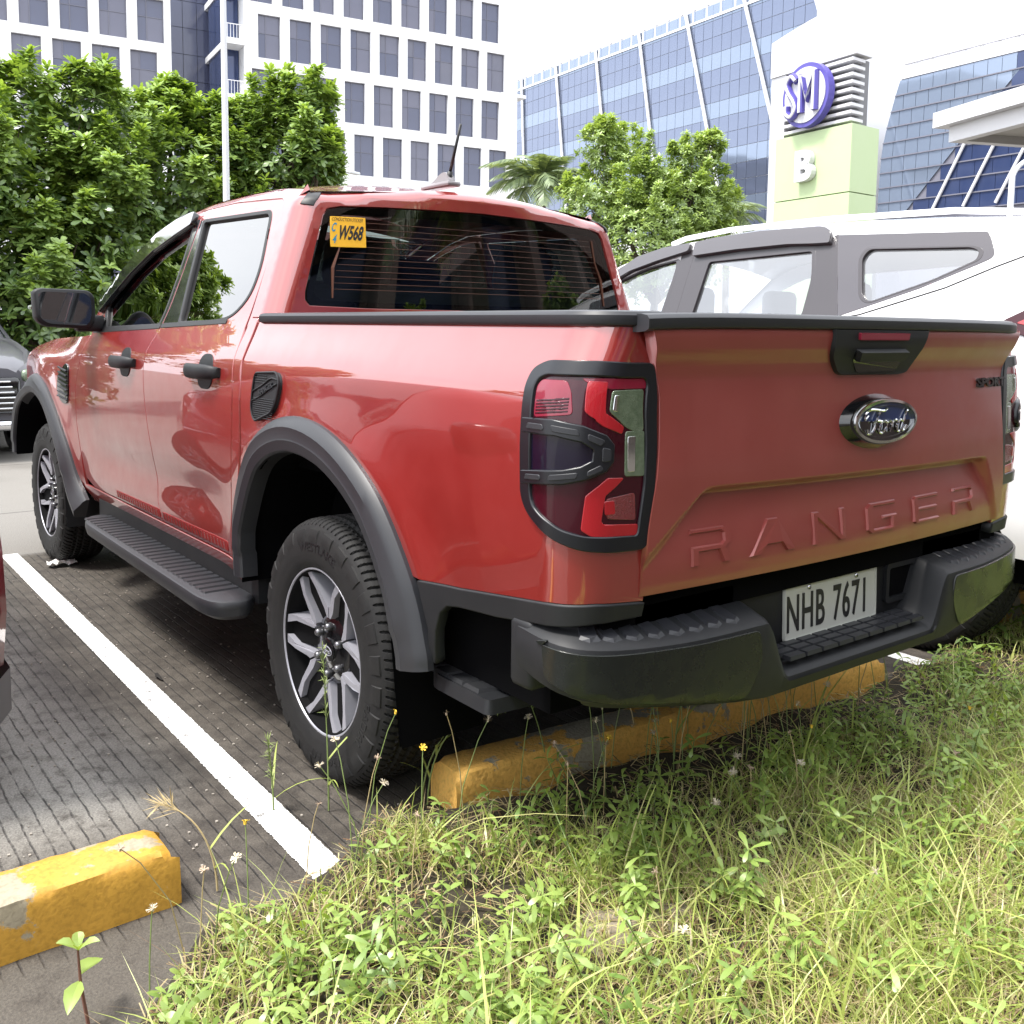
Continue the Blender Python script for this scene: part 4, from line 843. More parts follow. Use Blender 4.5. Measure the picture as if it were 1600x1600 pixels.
# --- rear window glass, seal, demister wires, sticker
wo = [(.411, 1.672), (.402, 1.690), (.36, 1.702), (.2, 1.709), (.0, 1.714), (CMID, 1.718)]
wlow = [(CMID, 1.370), (.2, 1.370), (.38, 1.376), (.395, 1.392), (.401, 1.42)]
rw, rw2 = panel('rear_window_glass', wo + wlow, offs(cab_map, -.006, SG), M_RGLASS, truck, h=.05, rim=0, sg=SG, mirror=True)
sm, sm2 = panel('rear_window_surround', wo + [(CMID, 1.688), (.0, 1.685), (.2, 1.681), (.34, 1.678), (.372, 1.668), (.385, 1.65), (.380, 1.42), (.37, 1.405), (.35, 1.394), (.2, 1.388), (CMID, 1.388)] + wlow, offs(cab_map, -.0085, SG), M_FRIT, truck, h=.03, rim=0, sg=SG, mirror=True)
b = MB(); off_w = offs(cab_map, -.0035, SG)
for k in range(12):
    z = 1.655 - k*.0205; ts = np.linspace(.325, CMID, 26); p = off_w(ts, np.full(26, z)); pm = p * np.array([1, -1, 1])
    b.tube(np.concatenate([p, pm[::-1][1:]]),   .0007, 4)
for s in (1, -1):
    p = off_w(np.array([.345, .330, .338, .318]), np.array([1.66, 1.57, 1.50, 1.40])); p[:, 1] *= s; b.tube(p, [.004, .003, .006, .003], 5)
b.build('demister_wires', M_ORNG, rw)
Sw = offs(cab_map, .0005, SG)
def on_window(V, tc, zc, d=0.):
    # text x runs to the right in the picture, which is towards smaller t
    return Sw(tc - V[:, 0], zc + V[:, 1]) + SG*surf_normal(cab_map, tc - V[:, 0], zc + V[:, 1])*(d + V[:, 2:3]*0)
st = panel('conduction_sticker', [(.388, 1.668), (.262, 1.670), (.240, 1.572), (.362, 1.569)], Sw, M_YEL, truck, h=.03, rim=.001, sg=SG)
for txt, tc, zc, size, sx, mt, bold in (('W568', .303, 1.615, .064, .53, M_INK, .0020), ('CONDUCTION STICKER', .325, 1.660, .0165, .62, M_INK, .0), ('C', .367, 1.632, .040, .55, M_BLUE, .001), ('4', .355, 1.593, .040, .6, M_BLUE, .001)):
    V, F = text_mesh(txt, size, 0, bold, sx); b = MB(); b.add(on_window(V, tc, zc, .0012), F); b.build('sticker_lettering', mt, st)
# --- bed rail caps and tailgate
def rail_cap(name, pts, mat, h=.030):
    b = MB(); rows = []
    P = np.asarray(pts, float); T = np.gradient(P, axis=0); T /= np.linalg.norm(T, axis=1)[:, None]; O_ = np.stack([T[:, 1], -T[:, 0], T[:, 2]*0], 1)
    for p, o in zip(P, O_):
        rows.append([p + o*a + np.array([0, 0, c]) for a, c in ((.002, -.004), (.012, 0), (.014, .004), (.014, h - .008), (.008, h - .001), (-.01, h + .002), (-.075, h + .002), (-.080, h - .01), (-.080, -.006), (-.02, -.006))])
    b.grid(rows, closed_v=True); n = len(rows[0]); b.F.append(tuple(range(n))); b.F.append(tuple((len(rows)-1)*n + i for i in range(n))[::-1])
    return b.build(name, mat, truck, smooth=True, auto=40)
ts = np.linspace(.50, -1.20, 50); rp = bed_map(ts, np.full(50, 1.324)); rp[:, 2] = 1.318
o = rail_cap('bed_rail_cap', rp, M_PLB, .027)
for s in ('m',):
    V = np.array([v.co[:] for v in o.data.vertices]) * np.array([1, -1, 1]); mesh_obj('bed_rail_cap', V, [tuple(p.vertices)[::-1] for p in o.data.polygons], M_PLB, truck, True, auto=40)
ys = np.linspace(.765, -.765, 40); tp = np.stack([tail_x(ys, np.full(40, 1.322)), ys, np.full(40, 1.3165)], 1); tp[:, 2] += -.006*(np.abs(ys)/.76)**6
tp[-2:, 0] += (.012, .035)
rail_cap('tailgate_cap', tp, M_PLB, .028)
# tailgate skin: structured sheet with the stepped recess pressed into it
def recess_mask(y, z):
    y = np.asarray(y, float); z = np.asarray(z, float)
    top = (.985 + (y - .50)*.016) - z
    dl = ((.590 - y)*(.094) + (.972 - z)*(.120)) ; dl = -((y - .590)*.094 + (z - .972)*.115) / math.hypot(.094, .115)
    dr = ((y + .610)*.094 - (z - .958)*.060) / math.hypot(.094, .060)
    m_ = sstep(0, .022, top) * sstep(0, .030, dl) * sstep(0, .030, dr)
    return m_ * (.22 + .78*sstep(.80, .97, z))
def tail_skin(y, z):
    x = tail_x(y, z) + .034*recess_mask(y, z)
    return np.stack([x, np.asarray(y, float), np.asarray(z, float)], -1)
def tg_edge(z): return smooth_interp(z, [.765, .88, 1.05, 1.176, 1.254, 1.325], [.731, .728, .704, .697, .720, .752])
zz = np.unique(np.concatenate([np.linspace(.768, .94, 22), np.linspace(.94, 1.0, 26), np.linspace(1.0, 1.19, 16), np.linspace(1.19, 1.318, 40)]))
cc = np.linspace(1, -1, 170)
Y2, Z2 = np.meshgrid(cc, zz); Y2 = Y2 * tg_edge(Z2)
P = tail_skin(Y2, Z2); nrm = surf_normal(tail_skin, Y2, Z2, .0015); nrm *= np.sign(-nrm[..., :1].mean())
ring = lambda Q: np.concatenate([Q[0], Q[1:, -1], Q[-1, ::-1][1:], Q[::-1, 0][1:-1]])
b = MB(); b.grid(P); e = ring(P); en = ring(nrm); n0 = b.n; cdir = e - P.mean((0, 1)); cdir[:, 0] = 0; cdir /= np.linalg.norm(cdir, axis=1)[:, None]
L = len(e); b.add(np.concatenate([e, e - en*.002 + cdir*.0015, e + np.array([.03, 0, 0]) + cdir*.0015]), [q for i in range(L) for q in ((i, (i+1) % L, L + (i+1) % L, L + i), (L + i, L + (i+1) % L, 2*L + (i+1) % L, 2*L + i))])
V = np.concatenate(b.V); F = b.F; tn = np.concatenate([nrm.reshape(-1, 3), en, cdir*.8 + en*.4, cdir])
fx = V[list(F[0])]; 
if np.cross(fx[1]-fx[0], fx[2]-fx[0])[0] > 0: F = [f[::-1] for f in F]
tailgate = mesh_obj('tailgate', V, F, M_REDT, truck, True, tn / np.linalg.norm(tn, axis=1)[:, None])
def on_tail(u, v, d):
    y = np.array([u], float); z = np.array([v], float); n_ = surf_normal(tail_skin, y, z, .01)[0]; n_ = n_ * -np.sign(n_[0]); p = tail_skin(y, z)[0]
    return tuple(p + n_*d)
LET = {'R': [[(0, 1), (.84, 1), (1, .86), (1, .54), (.86, .42), (1, 0), (.78, 0), (.66, .36), (.20, .36), (.20, 0), (0, 0), (0, .56), (.74, .56), (.79, .62), (.79, .78), (.74, .83), (0, .83)]],
       'A': [[(0, 0), (.22, 0), (.36, .26), (.66, .26), (.78, 0), (1, 0), (.62, 1), (.38, 1)], ],
       'N': [[(0, 0), (.17, 0), (.17, .72), (.80, 0), (1, 0), (1, 1), (.83, 1), (.83, .28), (.20, 1), (0, 1)]],
       'G': [[(.14, 1), (.98, 1), (.98, .82), (.24, .82), (.20, .76), (.20, .24), (.24, .18), (.80, .18), (.80, .40), (.50, .40), (.50, .56), (1, .56), (1, .12), (.88, 0), (.14, 0), (0, .14), (0, .86)]],
       'E': [[(.10, 1), (1, 1), (1, .82), (.20, .82), (.20, .60), (.92, .60), (.92, .42), (.20, .42), (.20, .18), (1, .18), (1, 0), (.10, 0), (0, .1), (0, .9)]]}
for ch, (y0, y1, z0, z1) in zip('RANGER', ((.600, .478, .812, .894), (.424, .262, .812, .894), (.203, .074, .812, .892), (-.010, -.148, .812, .890), (-.226, -.360, .812, .888), (-.440, -.575, .812, .888))):
    b = MB()
    for poly in LET[ch]: b.prism(np.array([(y0 + a*(y1 - y0), z0 + c*(z1 - z0)) for a, c in poly]), on_tail, -.004, .0065, inset=.0048)
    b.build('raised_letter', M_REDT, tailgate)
# handle pocket
b = MB(); b.prism(rpoly([(.205, 1.318), (-.195, 1.318), (-.187, 1.285), (-.150, 1.210), (-.125, 1.203), (.130, 1.206), (.150, 1.212), (.200, 1.262)], [.004, .004, .02, .02, .02, .02, .02, .02]), on_tail, -.01, .010, inset=.006); hp = b.build('handle_surround', M_PLA, tailgate, smooth=True, auto=20)
b = MB(); b.prism(rpoly([(.112, 1.308), (-.100, 1.308), (-.096, 1.291), (.110, 1.291)], .004), on_tail, .004, .0125, inset=.002); b.build('high_brake_light', M_LENSM, hp)
b = MB(); b.prism(rpoly([(.112, 1.272), (-.100, 1.272), (-.104, 1.255), (-.085, 1.215), (.075, 1.215), (.108, 1.250)], .01), on_tail, .008, .0115); b.build('handle_recess', M_GLOSS, hp)
b = MB(); b.prism(rpoly([(.112, 1.274), (-.100, 1.274), (-.094, 1.246), (.100, 1.246)], .006), on_tail, .006, .024, inset=.004); b.build('tailgate_handle', M_PLA, hp, smooth=True, auto=20)
# oval badge
def ell(cy, cz, a, c, n=56): return [(cy + a*math.cos(t), cz + c*math.sin(t)) for t in np.linspace(0, 2*math.pi, n, endpoint=False)]
BY, BZ = -.028, 1.096
b = MB(); b.prism(ell(BY + .012, BZ - .001, .152, .071), on_tail, -.01, .022, inset=.016); bd = b.build('badge_plinth', M_GLOSS, tailgate, smooth=True, auto=30)
def on_badge(u, v, d):
    r = ((u - BY)/.135)**2 + ((v - BZ)/.056)**2; p = np.array(on_tail(BY, BZ, .0)); nx = -1.
    return (p[0] - d + .006*r, u, v)
def ring_prism(o_, i_, fn, d0, d1):
    n = len(o_); V = [fn(*q, d0) for q in o_] + [fn(*q, d1) for q in inset_poly(o_, .0025 if True else 0)] + [fn(*q, d1) for q in i_] + [fn(*q, d0) for q in i_]
    return V, [(i + a*n, (i+1) % n + a*n, (i+1) % n + (a+1)*n, i + (a+1)*n) for a in range(3) for i in range(n)]
b = MB(); b.prism(ell(BY, BZ, .130, .051), on_badge, .014, .0265); oval = b.build('badge_oval', M_FORD, bd)
b = MB(); b.add(*ring_prism(ell(BY, BZ, .135, .056), ell(BY, BZ, .124, .0465), on_badge, .014, .0315)); b.build('badge_rim', M_CHROME, bd, smooth=True, auto=40)
b = MB(); b.add(*ring_prism(ell(BY, BZ, .1165, .0405), ell(BY, BZ, .1135, .0382), on_badge, .018, .0285)); b.build('badge_inner_line', M_CHROME, bd)
# script lettering drawn as pen strokes
SCRIPT = [[(-.080, .016), (-.092, .008), (-.088, .022), (-.070, .030), (-.045, .029), (-.020, .026), (-.004, .031)],
          [(-.030, .028), (-.042, .012), (-.052, -.012), (-.064, -.026), (-.078, -.026), (-.080, -.016)], [(-.062, -.001), (-.045, .003), (-.026, .001)],
          [(-.012, .002), (-.030, -.004), (-.036, -.020), (-.024, -.027), (-.008, -.018), (-.004, -.004), (-.014, .003), (-.006, -.002), (.010, .001)],
          [(.012, .002), (.016, -.008), (.010, -.026)], [(.013, -.010), (.024, .000), (.036, .002), (.040, -.004)],
          [(.066, -.002), (.052, .001), (.040, -.012), (.044, -.025), (.056, -.024), (.066, -.010)], [(.088, .024), (.078, .016), (.066, -.012), (.066, -.024), (.076, -.022), (.086, -.014)]]
b = MB()
for stv in SCRIPT:
    q = spline(stv, 6); b.tube([on_badge(BY - a*1.02, BZ + c, .0275) for a, c in q], .0030, 6)
b.build('badge_script', M_CHROME, oval, smooth=True)
V, F = text_mesh('SPORT', .034, .003, .0016, 1.75, spacing=1.0); b = MB()
b.add([on_tail(-.625 - p[0], 1.172 + p[1], .002 + p[2]) for p in V], F); b.build('trim_badge', M_GLOSS, tailgate)

# --- fuel cap cover
fo = rpoly([(.386, 1.160), (.232, 1.168), (.208, 1.140), (.222, 1.076), (.246, 1.047), (.378, 1.012), (.408, 1.046), (.396, 1.126)], .03)
fc, _f2 = panel('fuel_cap_cover', fo, offs(bed_map, .010, SG), M_PLA, truck, h=.02, rim=.014, sg=SG, mirror=True); bpy.data.objects.remove(_f2)
b = MB(); So = offs(bed_map, .012, SG)
b.tube(So(np.append(fo[:, 0], fo[0, 0]), np.append(fo[:, 1], fo[0, 1])), .004, 6, caps=False)
for k in (0, 1):
    q = spline([(.40, 1.075 + k*.028), (.33, 1.095 + k*.03), (.27, 1.120 + k*.028), (.222, 1.135 + k*.012)], 6); b.tube(So(q[:, 0], q[:, 1]), .0025, 5)
for k in range(9):
    z = 1.155 - k*.007
    if k < 4: b.tube(So(np.linspace(.385, .30 - k*.0, 4), np.full(4, z)), .0012, 4)
for k in range(10):
    z = 1.085 - k*.0065; b.tube(So(np.linspace(.392, .235, 4), np.full(4, z)), .0012, 4)
b.build('cover_ribs', M_PLA, fc, smooth=True)
V, F = text_mesh('RANGER', .026, .002, .0006, 1.0); b = MB(); ca, sa = math.cos(.30), math.sin(.30)
b.add([So(np.array([.30 - (p[0]*ca - p[1]*sa)]), np.array([1.116 + p[0]*sa + p[1]*ca]))[0] + SG*surf_normal(bed_map, np.array([.3]), np.array([1.11]))[0]*(p[2] + .001) for p in V], F); b.build('cover_lettering', M_PLB, fc)
# --- fender vent
fv = rpoly([(2.724, 1.108), (2.672, 1.090), (2.690, .980), (2.715, .905), (2.800, .905), (2.885, .962), (2.879, 1.044)], .035)
vt, _f2 = panel('fender_vent', fv, offs(sideS, .006, SG), M_GLOSS, truck, h=.02, rim=.01, sg=SG, mirror=True)
for k in range(7):
    z = .93 + k*.024; b = MB(); q = offs(sideS, .008, SG)(np.array([2.70, 2.77, 2.86]), np.array([z - .006, z, z + .010])); b.tube(q, .005, 5); b.build('vent_slat', M_PLB if k < 3 else M_PLA, vt)

# --- flares
def flare(arc, cz, cx, s):
    sec = ((0, None, -.006), (.001, None, .010), (.012, None, .024), (.030, None, .034), (.062, .950, None), (.068, .952, None), (.098, .946, None), (.104, .938, None), (.107, .905, None), (.108, .89, None))
    rows = []
    A = np.asarray(arc); T = np.gradient(A, axis=0); T /= np.linalg.norm(T, axis=1)[:, None]
    for (x, z), t in zip(A, T):
        nin = np.array([t[1], -t[0]]); cdir_ = np.array([cx - x, cz - z])
        if nin @ cdir_ < 0: nin = -nin
        r = []
        for d, ya, dy in sec:
            px, pz = x + nin[0]*d, z + nin[1]*d
            y = (float(ybody(px, max(pz, .62))) + dy) if ya is None else ya - (.006 if z < .6 else 0)
            r.append((px, s*y, pz))
        rows.append(r)
    b = MB(); b.grid(rows, flip=(s > 0)); n = len(rows[0]); b.F.append(tuple(range(n))); b.F.append(tuple((len(rows)-1)*n + i for i in range(n))[::-1])
    return b.build('wheel_arch_flare', M_PLB, truck, smooth=True, auto=28)
for s in (1, -1):
    for arc, cx in ((ARC_R, 0.), (ARC_F, 3.27)): flare(arc, .42, cx, s)
# wheel housings
for s in (1, -1):
    for arc, cx in ((ARC_R, 0.), (ARC_F, 3.27)):
        A = shrink(arc, .84, (cx, .42)); b = MB(); b.grid([[(x, s*.93, z), (x, s*.50, z)] for x, z in A]); b.add([(x, s*.50, z) for x, z in A], [tuple(range(len(A)))]); b.build('wheel_housing', M_DARK, truck)
# dark core behind panel gaps, underbody, cabin
b = MB()
for s in (1, -1):
    b.grid([[(x, s*(float(ybody(x, z)) - .026), z) for z in (.50, .7, .9, 1.1, 1.24)] for x in np.linspace(.66, 2.40, 10)])
b.box((1.75, 0, .62), (2.9, 1.25, .34)); b.box((-.30, 0, .62), (1.40, .90, .26)); b.box((.55, 0, 1.0), (.05, 1.6, .62)); b.box((3.3, 0, .80), (1.2, 1.0, .5))
b.box((-.25, 0, .90), (1.55, 1.60, .06)); b.box((-1.05, 0, .95), (.03, 1.50, .5)); b.box((1.5, 0, .48), (3.2, .7, .12)); b.build('underbody', M_DARK, truck)
b = MB(); b.tube([(0, -.62, .377), (0, -.2, .377), (0, -.1, .377), (0, .1, .377), (0, .2, .377), (0, .62, .377)], [.05, .055, .14, .14, .055, .05], 14); b.build('rear_axle', M_DARK, truck, smooth=True)
b = MB(); b.tube([(.8, -.35, .45), (-.3, -.40, .46), (-.8, -.45, .45)], .035, 10); b.build('exhaust_pipe', M_DARK, truck, smooth=True)
b = MB(); b.box((1.55, 0, .80), (1.9, 1.5, .1)); b.box((2.35, 0, 1.12), (.35, 1.45, .26)); b.build('cabin_floor', M_INT, truck)
def seat(x, y, w, rear=False):
    b = MB(); a = math.radians(14); R = np.array([[math.cos(a), 0, -math.sin(a)], [0, 1, 0], [math.sin(a), 0, math.cos(a)]])
    b.rbox((x, y, 1.16), (.16, w, .62), .05, R); b.rbox((x + .28, y, .90), (.5, w, .16), .05)
    o = b.build('rear_bench' if rear else 'front_seat', M_INT, truck, smooth=True, auto=50)
    for hy in ((-.38, .38) if rear else (0,)):
        h = MB(); h.rbox((x - .10, y + hy, 1.53), (.10, .27, .19), .045, R); h.build('headrest', M_INT, o, smooth=True, auto=50)
seat(.80, 0, 1.34, True); seat(1.62, .37, .50); seat(1.62, -.37, .50)

# --- lamps
def strip(name, pts, d, mat, parent, r=.008, h=.02, rim=.006, both=True):
    o, m_ = panel(name, rpoly(pts, r) if r else pts, offs(bed_map, d, SG), mat, parent[0], h=h, rim=rim, sg=SG, mirror=True)
    if both: m_.parent = parent[1]
    else: bpy.data.objects.remove(m_); m_ = None
    return o, m_
fr_o = rpoly([(-.985, 1.241), (-1.10, 1.243), (-1.212, 1.241), (-1.226, 1.222), (-1.247, 1.185), (-1.256, 1.08), (-1.248, .93), (-1.236, .872), (-1.16, .873), (-1.085, .880), (-1.03, .900), (-.968, .940), (-.948, .972), (-.946, 1.05), (-.944, 1.195), (-.950, 1.225)], .022)
fr_i = rpoly([(-.995, 1.217), (-1.112, 1.219), (-1.206, 1.217), (-1.222, 1.20), (-1.233, 1.08), (-1.230, 1.0), (-1.214, .897), (-1.136, .901), (-1.096, .903), (-1.052, .914), (-1.008, .937), (-.982, .955), (-.974, .980), (-.972, 1.104), (-.968, 1.19), (-.974, 1.208)], .012)
M_GUARD = pmat('satin_black_lamp_trim', (.007, .008, .011), rough=.30, spec=.5)
tl = panel('tail_light', fr_o, offs(bed_map, .012, SG), M_GUARD, truck, holes=(fr_i,), h=.016, rim=.016, sg=SG, mirror=True, lip=.003)
strip('lens', shrink(fr_i, 1.03, fr_i.mean(0)), .004, M_LENS, tl, r=0, rim=0)
strip('upper_lens', [(-.975, 1.196), (-.985, 1.206), (-1.046, 1.206), (-1.060, 1.185), (-1.068, 1.144), (-.978, 1.134)], .0055, M_LENSM, tl)
strip('upper_lens', [(-1.075, 1.212), (-1.215, 1.212), (-1.218, 1.194), (-1.135, 1.194), (-1.085, 1.206)], .0055, M_LENSM, tl, r=.002)
strip('brake_strip', [(-1.088, 1.206), (-1.124, 1.206), (-1.130, 1.146), (-1.174, 1.118), (-1.170, 1.106), (-1.128, 1.122), (-1.092, 1.150)], .0065, M_LENSR, tl, r=.004, h=.012)
strip('brake_strip', [(-1.140, 1.019), (-1.176, 1.017), (-1.134, .986), (-1.126, .934), (-1.132, .927), (-1.214, .921), (-1.211, .899), (-1.108, .906), (-1.090, .918), (-1.098, .985)], .0065, M_LENSR, tl, r=.004, h=.012)
strip('reversing_lens', [(-1.140, 1.189), (-1.214, 1.190), (-1.224, 1.110), (-1.205, 1.108), (-1.180, 1.119), (-1.140, 1.150)], .0065, M_CLEAR, tl, r=.006, h=.012)
strip('reversing_lens', [(-1.181, 1.108), (-1.226, 1.108), (-1.229, 1.020), (-1.181, 1.022)], .0065, M_CLEAR, tl, r=.004, h=.012)
for q in ([(-1.186, 1.098), (-1.203, 1.098), (-1.203, 1.030), (-1.187, 1.030)], [(-1.146, 1.180), (-1.155, 1.180), (-1.155, 1.150), (-1.146, 1.152)]):
    strip('lamp_reflector', q, .0078, M_CHROME, tl, r=.002, h=.02, rim=.002)
for k in range(5): strip('lens_facet', [(-.982, 1.142 + k*.006), (-1.058, 1.150 + k*.006), (-1.058, 1.1485 + k*.006), (-.982, 1.1405 + k*.006)], .0066, M_LENS, tl, r=0, h=.02, rim=.001)
strip('indicator_lens', [(-1.138, .978), (-1.205, .985), (-1.208, .932), (-1.140, .940)], .0058, pmat('deep_red_lens', (.17, .004, .008), rough=.15, coat=1., bump=(300., .8)), tl, r=.006, h=.012)
strip('inner_bulb', [(-1.134, .973), (-1.153, .974), (-1.156, .949), (-1.136, .948)], .0068, M_LENSR, tl, r=.003, h=.012)
strip('dark_lens', [(-.974, 1.104), (-1.04, 1.106), (-1.092, 1.096), (-1.112, 1.082), (-1.114, 1.052), (-1.088, 1.040), (-1.056, 1.034), (-.975, 1.022)], .0056, M_LENSD, tl)
gd = [(-.951, 1.128), (-1.032, 1.130), (-1.090, 1.120), (-1.132, 1.102), (-1.147, 1.084), (-1.146, 1.054), (-1.132, 1.036), (-1.098, 1.021), (-1.056, 1.010), (-.951, 1.000), (-.951, 1.022), (-1.056, 1.033), (-1.088, 1.041), (-1.110, 1.054), (-1.112, 1.078), (-1.090, 1.093), (-1.04, 1.103), (-.951, 1.104)]
lg = panel('lamp_guard', gd, offs(bed_map, .0145, SG), M_GUARD, truck, h=.012, rim=.014, sg=SG, mirror=True, lip=.003)
for q in ([(-.972, 1.120), (-1.012, 1.120), (-1.016, 1.111), (-.968, 1.111)], [(-1.032, 1.120), (-1.080, 1.114), (-1.084, 1.104), (-1.036, 1.110)], [(-1.100, 1.106), (-1.128, 1.094), (-1.122, 1.085), (-1.100, 1.096)], [(-1.126, 1.080), (-1.140, 1.076), (-1.140, 1.056), (-1.126, 1.054)], [(-1.100, 1.034), (-1.122, 1.046), (-1.126, 1.038), (-1.100, 1.026)], [(-1.032, 1.023), (-1.082, 1.031), (-1.080, 1.022), (-1.030, 1.014)], [(-.970, 1.018), (-1.010, 1.021), (-1.012, 1.013), (-.966, 1.009)]):
    strip('guard_rib', q, .0165, M_PLB, lg, r=.003, h=.02, rim=.003)

# --- lower trim under the bed side
panel('lower_trim', [(-.552, .706), (-.708, .718), (-1.02, .757), (-1.118, .762), (-1.235, .752), (-1.232, .728), (-1.118, .728), (-.98, .712), (-.84, .692), (-.70, .680), (-.655, .672), (-.630, .650), (-.612, .60), (-.604, .52), (-.585, .52), (-.590, .60)], offs(bed_map, .006, SG), M_PLA, truck, h=.02, rim=.03, sg=SG, mirror=True, lip=.004)
# --- bumper
plan = spline([(0, -1.170), (.20, -1.170), (.40, -1.168), (.60, -1.160), (.76, -1.143), (.85, -1.118), (.896, -1.076), (.910, -1.015), (.905, -.93)], 8)   # (y, x)
pl_s = np.concatenate([[0], np.cumsum(np.linalg.norm(np.diff(plan, axis=0), axis=1))]); SMAX = pl_s[-1]
def plan_at(s):
    s = np.abs(s); y = np.interp(s, pl_s, plan[:, 0]); x = np.interp(s, pl_s, plan[:, 1]); e = .006
    ty = np.interp(np.minimum(s+e, SMAX), pl_s, plan[:, 0]) - np.interp(np.maximum(s-e, 0), pl_s, plan[:, 0]); tx = np.interp(np.minimum(s+e, SMAX), pl_s, plan[:, 1]) - np.interp(np.maximum(s-e, 0), pl_s, plan[:, 1])
    l = np.hypot(tx, ty); return x, y, -ty/l, tx/l          # outward normal (nx, ny)
def top_h(s): return .552 + (.690 - .552)*sstep(.300, .385, np.abs(s)) + .030*sstep(.55, 1.15, np.abs(s))
def bumper_pt(s, k):
    """k picks the corner of the bumper's section at plan length s (signed: right-hand side negative)."""
    x, y, nx, ny = plan_at(s); h = top_h(s); sgn = 1. if s >= 0 else -1.
    low = .485 + .115*np.clip((abs(s) - .38)/.68, 0, 1); dpt = .16
    o, z = ((-dpt, h - .02), (-dpt, h + .008), (-.080, h + .006), (-.014, h - .016), (-.003, h - .026), (0, h - .040), (.004, (h + low)/2), (0, low + .022), (-.005, low + .008), (-.022, low), (-.09, low - .03), (-dpt, low - .03))[k]
    dfade = 1.0
    return (x + nx*o, sgn*(y + ny*o), z)
ss = np.concatenate([np.linspace(-SMAX, -.40, 36), np.linspace(-.395, -.29, 14), np.linspace(-.28, .28, 12), np.linspace(.29, .395, 14), np.linspace(.40, SMAX, 36)])
b = MB(); b.grid([[bumper_pt(s, k) for k in range(12)] for s in ss], closed_v=True, flip=False); b.F.append(tuple(range(12))); b.F.append(tuple((len(ss)-1)*12 + i for i in range(12))[::-1])
bumper = b.build('rear_bumper', M_PLA, truck, smooth=True, auto=32)
for sg_ in (1, -1):                                          # gloss face panels
    def face_map(s, z, sg_=sg_):
        s = np.asarray(s, float); z = np.asarray(z, float); x, y, nx, ny = plan_at(s); lo_ = .485 + .115*np.clip((s - .38)/.68, 0, 1); o = .0045 - .012*np.clip((lo_ + .022 - z)/.02, 0, 1)**2
        return np.stack([x + nx*o, sg_*(y + ny*o), z + 0*s], -1)
    out = rpoly([(.415, .655), (.60, .656), (.80, .666), (1.0, .681), (SMAX - .105, .690), (SMAX - .092, .682), (SMAX - .098, .622), (SMAX - .11, .610), (.85, .574), (.56, .522), (.452, .505), (.402, .59)], [.015, .05, .05, .05, .010, .010, .008, .008, .05, .05, .04, .03])
    n_ = surf_normal(face_map, np.array([.6]), np.array([.6]))[0]
    panel('bumper_face', out, face_map, M_FACE, bumper, h=.02, rim=.008, sg=1 if n_[0] < 0 else -1)
    # grip ridges on the top pads
    for s in np.linspace(.47, SMAX - .20, 8):
        bb = MB(); x, y, nx, ny = plan_at(s); tx, ty = -ny, nx; z0 = float(top_h(s))
        w0, w1 = .024, .013; q0 = [(-.120, -w0), (-.026, -w0*1.0), (-.016, 0), (-.026, w0), (-.120, w0)]; zs = lambda a: .007 if a < -.08 else .006 - (a + .08)*.333
        lo = [(x + nx*a + tx*c, sg_*(y + ny*a + ty*c), z0 + zs(a) - .002) for a, c in q0]; hi = [(x + nx*(a - (.006 if a > -.05 else -.004)) + tx*c*.68, sg_*(y + ny*(a - (.006 if a > -.05 else -.004)) + ty*c*.68), z0 + zs(a) + .008) for a, c in q0]
        bb.add(lo + hi, [tuple(range(5, 10)) if sg_ > 0 else tuple(range(9, 4, -1))] + [((i, (i+1) % 5, 5 + (i+1) % 5, 5 + i)) for i in range(5)]); bb.build('grip_ridge', M_PLB, bumper)
    # corner post and corner step with treads
    bb = MB(); bb.rbox((-.935, sg_*.868, .635), (.075, .066, .150), .014); bb.build('bumper_post', M_PLA, bumper, smooth=True, auto=50)
    bb = MB(); out = rpoly([(-.455, .80), (-.43, .70), (-.50, .60), (-.74, .60), (-.79, .74), (-.78, .868), (-.56, .868)], .02)
    bb.prism([(a, c) for a, c in out], lambda u, v, d, sg_=sg_: (u, sg_*v, d), .440, .472, inset=.008); cs = bb.build('corner_step', M_PLA, bumper, smooth=True, auto=30)
    for k in range(4):
        x0 = -.52 - k*.066; tb = MB(); tb.prism([(x0 + .030, .62), (x0 - .036, .62), (x0 - .036, .855), (x0 + .030, .855)], lambda u, v, d, sg_=sg_: (u + (v - .74)*.25, sg_*v, d), .470, .480, inset=.007); tb.build('step_tread', M_PLA, cs)
    bb = MB(); bb.box((-.72, sg_*.66, .58), (.42, .30, .20)); bb.box((-.95, sg_*.60, .66), (.26, .40, .15)); bb.build('bumper_bracket', M_DARK, bumper)
# plate recess wall, lower step treads, socket pocket, plate
b = MB(); b.rbox((-1.045, 0, .645), (.04, .86, .23), .01); b.build('plate_recess', M_PLA, bumper, smooth=True, auto=50)
b = MB(); b.box((-1.03, 0, .745), (.10, 1.42, .10)); b.build('tailgate_gap_filler', M_DARK, truck)
for i in range(9):
    for j in range(3):
        tb = MB(); yc = .256 - i*.064; xc = -1.146 + j*.030; tb.prism([(xc - .0125, yc - .029), (xc + .0125, yc - .029), (xc + .0125, yc + .029), (xc - .0125, yc + .029)], lambda u, v, d: (u, v, d), .556, .5655, inset=.002); tb.build('foot_tread', M_PLB, bumper)
b = MB(); o_ = rpoly([(-.235, .588), (-.375, .588), (-.375, .692), (-.235, .692)], .012); i_ = rpoly([(-.247, .600), (-.363, .600), (-.363, .680), (-.247, .680)], .008)
b.add(*ring_prism(list(map(tuple, o_)), list(map(tuple, i_)), lambda u, v, d: (-1.065 - d, u, v), -.01, .012)); b.build('socket_surround', M_PLA, bumper, smooth=True, auto=40)
